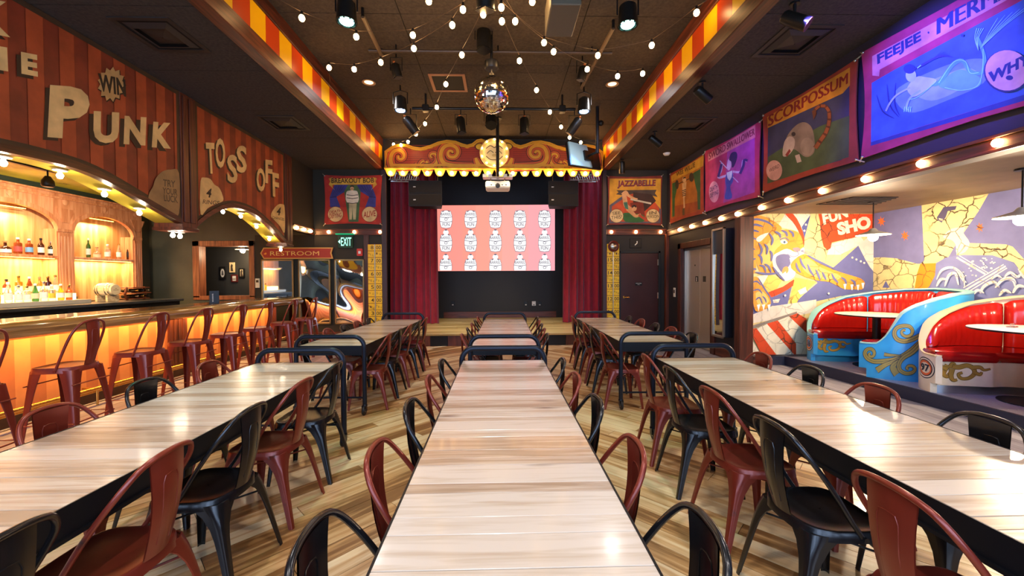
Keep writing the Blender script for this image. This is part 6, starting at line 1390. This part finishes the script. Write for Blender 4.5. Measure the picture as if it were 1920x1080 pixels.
# ================================================================== CEILING RIG
def vent(x0, y0, z, lab, mat, hatch=False):
    t = thing('ceiling_diffuser', lab, 'vent', (x0, y0, z), 0, 'ceiling air diffusers'); s = .31
    f = MB()
    for a in range(4):
        f2 = MB().prism([(-s, -s), (s, -s), (s - .05, -s + .05), (-s + .05, -s + .05)], lambda u, v, d: (u, v, d), -.012, 0).xf(Matrix.Rotation(a * math.pi / 2, 4, 'Z')); f.add(f2.v, f2.f)
    f.build('frame', mat, t)
    if hatch: MB().box(-s + .05, s - .05, -s + .05, s - .05, -.004, 0).build('dark_panel', M('vent_black', '#070707', .8), t); return
    MB().box(-s + .05, s - .05, -s + .05, s - .05, -.002, 0).build('back_plate', M('vent_black', '#070707', .8), t)
    for k, (a, b) in enumerate(((.23, .165), (.15, .02))):
        r = MB().lathe([(a * 1.414, -.008), (b * 1.414 if k == 0 else .01, -.035 if k == 0 else -.03)], (0, 0, 0), 'z', 4, False).xf(Matrix.Rotation(math.pi / 4, 4, 'Z')); r.build('louvre', mat, t)
VM = M('vent_dark', '#2b2624', .5)
for x, y, z, l in ((-3.69, 4.52, ZL, 'dark square air diffuser in the bar-side ceiling, nearer one'), (-3.68, 6.98, ZL, 'dark square air diffuser in the bar-side ceiling, farther one'), (3.39, 4.51, ZL, 'dark square air diffuser in the booth-side ceiling, nearer one'), (3.37, 6.94, ZL, 'dark square air diffuser in the booth-side ceiling, farther one')): vent(x, y, z, l, VM)
vent(-.87, 7.08, ZH, 'tan framed square grille in the high ceiling left of the mirror ball', M('tan_frame', '#8a5d42', .5), True)
t = thing('access_hatch', 'flush square access hatch in the high ceiling right of the mirror ball', 'hatch', (.64, 7.04, ZH)); MB().box(-.33, .33, -.33, .33, -.006, 0).build('hatch_panel', DARKCEIL, t)
for i, (x, y) in enumerate(CANS):
    t = thing('recessed_downlight', ['recessed downlight in the high ceiling near the bar-side fascia', 'recessed downlight in the high ceiling near the booth-side fascia', 'added unseen downlight above the near bar-side table', 'added unseen downlight above the near booth-side table', 'added unseen downlight behind the viewer in the middle', 'added unseen downlight above the viewer', 'added unseen downlight behind the viewer on the bar side', 'added unseen downlight behind the viewer on the booth side'][i], 'downlight', (x, y, ZH), 0, 'recessed downlights')
    MB().lathe([(.075, -.001), (.11, -.004), (.115, -.012), (.085, -.012), (.075, -.002)], (0, 0, 0), 'z', 24).build('trim_ring', M('can_trim', '#b79a7a', .4, .5), t, True); MB().lathe([(.005, -.004), (.075, -.004)], (0, 0, 0), 'z', 20, False).build('lamp_face', M('can_face', '#ffe0b8', .4, emit='#ffd6a0', estr=2), t)
t = thing('smoke_detector', 'white smoke detector in the booth-side ceiling', 'detector', (3.63, 8.54, ZL)); MB().lathe([(.07, 0), (.07, -.02), (.05, -.045), (.02, -.05)], (0, 0, 0), 'z', 20).build('body', M('plate_white', '#dedede'), t, True); MB().lathe([(.075, -.008), (.075, 0)], (0, 0, 0), 'z', 20).build('base', M('plate_white', '#dedede'), t)
# banner spots on the booth-side ceiling
for x, y, aim, l in ((2.915, 3.88, (.5, -.35, -.45), 'black ceiling spot aimed at the mermaid banner, nearest one'), (2.81, 5.45, (.75, .25, -.4), 'black ceiling spot, second along the booth-side ceiling'), (2.88, 7.3, (.75, .2, -.45), 'black ceiling spot, third along the booth-side ceiling'), (2.8, 9.0, (.1, .3, -.8), 'black ceiling spot, nearest the stage marquee')):
    t = thing('ceiling_spot', l, 'spotlight', (x, y, ZL), 0, 'ceiling spots'); a = Vector(aim).normalized()
    MB().lathe([(.045, 0), (.045, -.02)], (0, 0, 0), 'z', 14).build('base', BLK, t); MB().tube([(0, 0, -.02), (0, 0, -.13)], .014, 8).build('stem', BLK, t)
    c = Vector((0, 0, -.17)); MB().tube([c - a * .12, c - a * .1, c + a * .13], [.05, .062, .066], 16).build('lamp_body', M('spot_black', '#1a1917', .35, .3), t, True); MB().tube([c + a * .13, c + a * .137], [.066, .066], 16).build('trim_ring', M('spot_rim', '#7a5236', .4, .6), t)
# pars
def par(x, y, z, lab, glow, strength, col, power, aim):
    t = thing('stage_par', lab, 'stage light', (x, y, z), 0, 'led pars')
    MB().lathe([(.05, .26), (.10, .22), (.115, .05), (.12, 0), (.105, 0), (.10, .03)], (0, 0, 0), 'z', 20).build('housing', M('spot_black', '#1a1917'), t, True); MB().lathe([(.005, .02), (.1, .02)], (0, 0, 0), 'z', 20, False).build('lens_plate', BLK, t)
    MB().lathe([(.005, -.012), (.075, -.002), (.085, .018)], (0, 0, 0), 'z', 16, False).build('led_face', M('par_glow_' + glow[1:], glow, .4, emit=glow, estr=strength), t)
    for k in range(8): a = k * .785; MB().sphere((.085 * math.cos(a), .085 * math.sin(a), .012), .013, 8, 5).build('led_lens', M('led_glass', '#5a7078', .1), t)
    MB().tube([(-.125, 0, .12), (-.125, 0, .32), (0, 0, .36), (.125, 0, .32), (.125, 0, .12)], .01, 6).build('yoke', BLK, t); MB().tube([(0, 0, .35), (0, 0, ZH - z)], .014, 8).build('stem', BLK, t)
    light('SPOT', (x, y, z - .03), col, power, (x + aim[0], y + aim[1], 0), .05, angle=45, blend=.6, name='par_beam')
for px_, py_, l, g, s, c, w_, am in ((650, 42, 'teal glowing stage light near the bar-side fascia', '#9cffe8', 7, '#3dffc8', 70, (-.3, -1.2)), (1177, 48, 'teal glowing stage light near the booth-side fascia', '#9cffe8', 7, '#3dffc8', 70, (.3, -1.2)), (751, 208, 'blue-white glowing stage light at the left end of the lighting pipe', '#a8c8ff', 9, '#86a8ff', 160, (-.2, 3.0)), (1095, 210, 'blue-white glowing stage light at the right end of the lighting pipe', '#a8c8ff', 9, '#86a8ff', 160, (.2, 3.0))):
    q = at(px_, py_, 'z', 4.5); par(q.x, q.y, 4.5, l, g, s, c, w_, am)
# lighting pipes
t = thing('lighting_pipe', 'black cross pipe carrying stage spots in front of the marquee', 'pipe', (0, 0, 0)); MB().tube([(-1.6, 7.5, 4.68), (1.45, 7.5, 4.68)], .028, 10).build('pipe', BLK, t, True)
for x in (-1.35, 1.2): MB().tube([(x, 7.5, 4.68), (x, 7.5, ZH)], .02, 8).build('drop_rod', BLK, t); MB().box(x - .06, x + .06, 7.44, 7.56, 4.62, 4.74, .01).build('clamp', BLK, t)
t = thing('lighting_pipe', 'thin cross pipe above the mirror ball', 'pipe', (0, 0, 0)); MB().tube([(-1.9, 5.95, 4.86), (1.7, 5.95, 4.86)], .022, 8).build('pipe', M('pipe_brown', '#3a2c22', .5), t, True)
for x in (-1.5, 0, 1.4): MB().tube([(x, 5.95, 4.86), (x, 5.95, ZH)], .012, 8).build('drop_rod', BLK, t)
for x0, x1, l in ((-1.95, -1.62, 'long brown conduit to the left stage light'), (1.85, 1.42, 'long brown conduit to the right stage light')):
    a, b_ = at(680 if x0 < 0 else 1150, 30 if x0 < 0 else 52, 'z', 4.85), at(716 if x0 < 0 else 1090, 105 if x0 < 0 else 165, 'z', 4.85)
    t = thing('cable_conduit', l, 'conduit', (0, 0, 0)); MB().tube([a, b_], .028, 8).build('tube', M('conduit_brown', '#5a4836', .5), t, True); MB().tube([b_, (b_.x, b_.y, ZH)], .02, 8).build('clip', BLK, t); MB().tube([a, (a.x, a.y, ZH)], .02, 8).build('clip', BLK, t)
# stage spots (barndoor cans)
def can(px_, py_, Y, tilt, sx, lab, ln=.3, r=.085, pipe=True):
    q = at(px_, py_, 'y', Y); t = thing('stage_spot', lab, 'spotlight', (q.x, Y, q.z), 0, 'stage spots')
    d = Vector((sx, tilt, -1)).normalized(); a = -d * ln / 2; b_ = d * ln / 2
    MB().tube([a, a * .8, b_], [r * .75, r, r], 14).build('body', M('spot_black', '#1a1917'), t, True); MB().tube([b_, b_ * 1.06], [r * 1.08, r * 1.08], 4).build('filter_frame', BLK, t)
    MB().tube([(-r - .02, 0, 0), (-r - .02, 0, .2), (r + .02, 0, .2), (r + .02, 0, 0)], .008, 6).build('yoke', BLK, t); MB().tube([(0, 0, .2), (0, 0, (4.68 if Y == 7.5 else ZH) - q.z)], .012, 6).build('stem', BLK, t)
    MB().sphere(a * 1.02 + Vector((0, -.03, .02)), .022, 8, 6).build('cap_knob', M('copper', '#b06a3c', .35, .8), t)
can(864, 235, 7.5, -.15, .12, 'black stage spot on the pipe left of the mirror ball'); can(983, 236, 7.5, -.1, 0, 'black stage spot on the pipe right of the mirror ball')
can(770, 235, 7.5, .2, .75, 'black stage spot angled right below the left blue light', .32); can(1077, 237, 7.5, .2, -.7, 'black stage spot angled left below the right blue light', .32)
can(921, 228, 7.55, -.5, 0, 'black square-faced stage spot directly below the mirror ball', .2, .11); can(743, 133, 6.2, .1, .25, 'small black spot with red light left of the ceiling grille', .2, .07); can(1092, 138, 6.2, .1, -.25, 'small black spot with red light above the right blue light', .2, .07)
can(907, 75, 5.6, -.1, 0, 'long bronze spot can above the mirror ball', .3, .1); can(910, -4, 4.6, .2, 0, 'black caged spot at the top edge of the photo', .25, .11)
for x_ in (-.55, .5): light('SPOT', (x_, 7.45, 4.2), '#ffe6c0', 260, (x_ * .6, 10.4, .3), .05, angle=60, blend=.8, name='stage_spot_beam')
for x, y, l in ((741, 118, 'left'), (1093, 124, 'right')):
    q = at(x, y, 'y', 6.12); MB().sphere((0, 0, 0), .012, 8, 6)
# power box at the top
q = at(1054, 24, 'z', 4.45); t = thing('effects_machine', 'grey metal fan box hanging from the ceiling at the top edge', 'machine', (q.x, q.y, 4.45))
MB().box(-.16, .16, -.28, .28, -.1, .22, .01).build('body', M('box_grey', '#6b6353', .5, .3), t); MB().lathe([(.10, 0), (.11, -.01), (.02, -.012)], (.02, -.281, .08), 'y', 20).build('fan_grille', STEEL, t); MB().box(.1, .15, -.29, -.28, -.02, .04, .004).build('red_switch', M('switch_red', '#e04a1c', .4, emit='#ff3a10', estr=.6), t); MB().tube([(0, 0, .22), (0, 0, .5)], .02).build('drop_rod', BLK, t)
# mirror ball with its tiles
t = thing('mirror_ball', 'large mirror ball hanging in the middle of the hall', 'mirror ball', (-.093, 5.7, 4.115))
MB().sphere((0, 0, 0), .246, 32, 20).build('core', M('ball_core', '#3a3632', .4, .6), t, True)
TM = M('ball_mirror', '#fbf6ee', .1, 1.0); tm = MB()
nl = 30
for i in range(nl):
    la = -math.pi / 2 + math.pi * (i + .5) / nl; k = max(3, int(2 * math.pi * math.cos(la) * .25 / .027)); h = .25 * math.pi / nl * .46; wv = .25 * math.cos(la) * 2 * math.pi / k * .46
    for j in range(k):
        lo = 2 * math.pi * j / k + i * .7; n = Vector((math.cos(la) * math.cos(lo), math.cos(la) * math.sin(lo), math.sin(la))); e = Vector((-math.sin(lo), math.cos(lo), 0)); u = n.cross(e)
        n2 = (n + Vector((random.uniform(-.06, .06), random.uniform(-.06, .06), random.uniform(-.06, .06)))).normalized(); e = (e - n2 * e.dot(n2)).normalized(); u = n2.cross(e); c = n * .252
        tm.add([c - e * wv - u * h, c + e * wv - u * h, c + e * wv + u * h, c - e * wv + u * h], [(0, 1, 2, 3)])
tm.build('mirror_tile', TM, t, kind='stuff'); MB().lathe([(.04, .24), (.035, .3), (.012, .31), (.012, .36)], (0, 0, 0), 'z', 14).build('collar', STEEL, t, True); MB().lathe([(.09, .36), (.10, .38), (.10, .46), (.05, .48)], (0, 0, 0), 'z', 20).build('motor', BLK, t, True); MB().tube([(0, 0, .48), (0, 0, ZH - 4.115)], .02).build('drop_rod', BLK, t)
# strings of bulbs
def strand(lab, start, pts, end, z0):
    t = thing('bulb_string', lab, 'string lights', (0, 0, 0), 0, 'bulb strings under the ceiling')
    P_ = [at(x, y, 'z', z) for x, y, z in pts]; allp = [Vector(start)] + [p_ + Vector((0, 0, .075)) for p_ in P_] + ([Vector(end)] if end else [])
    cable = []
    for a, b_ in zip(allp, allp[1:]):
        for k in range(4): f = k / 4; q = a.lerp(b_, f); q.z -= .025 * 4 * f * (1 - f) * min(1, (b_ - a).length / 1.2); cable.append(q)
    cable.append(allp[-1]); MB().tube(cable, .0028, 5).build('cord', M('cord', '#4f3b29', .5), t)
    for c in P_:
        b_ = MB().sphere(c, .034, 12, 8, 1.15).build('bulb', BULB, t, True); MB().tube([c + Vector((0, 0, .035)), c + Vector((0, 0, .08))], .016, 8).build('socket', BLK, b_)
H = (-.12, 4.3, 4.9)
strand('bulb string from the middle to the left end of the marquee', H, [(906, 27, 4.6), (866, 103, 4.55), (836, 158, 4.55), (819, 201, 4.55), (797, 232, 4.58), (780, 252, 4.62), (765, 266, 4.66), (752, 272, 4.72), (738, 271, 4.76)], (-2.65, 9.62, 4.85), 4.6)
strand('bulb string from the middle to the right end of the marquee', H, [(941, 40, 4.6), (974, 114, 4.55), (1006, 169, 4.55), (1031, 210, 4.55), (1052, 238, 4.58), (1068, 258, 4.62), (1089, 267, 4.68), (1120, 275, 4.72)], (2.5, 9.62, 4.82), 4.6)
strand('bulb string from the middle to the bar-side fascia beside the small left spot', H, [(848, 47, 4.6), (776, 91, 4.55), (714, 117, 4.55), (664, 130, 4.58), (617, 127, 4.64)], (-2.8, 6.75, 4.8), 4.6)
strand('bulb string from the middle to the booth-side fascia beside the small right spot', H, [(966, 40, 4.6), (1038, 97, 4.55), (1101, 130, 4.55), (1158, 143, 4.58), (1205, 138, 4.64)], (2.55, 6.6, 4.8), 4.6)
strand('bulb string passing under the teal light on the bar side', H, [(868, 18, 4.62), (774, 66, 4.58), (668, 69, 4.58), (566, 34, 4.65)], (-2.8, 4.4, 4.8), 4.6)
strand('bulb string passing under the teal light on the booth side', H, [(940, 14, 4.62), (1020, 80, 4.58), (1121, 104, 4.58), (1222, 85, 4.6), (1306, 24, 4.68)], (2.55, 4.6, 4.8), 4.6)
strand('short bulb string at the top edge of the photo', (-1.2, 3.6, 4.9), [(804, 2, 4.6), (998, 3, 4.6)], (1.4, 3.6, 4.9), 4.6)
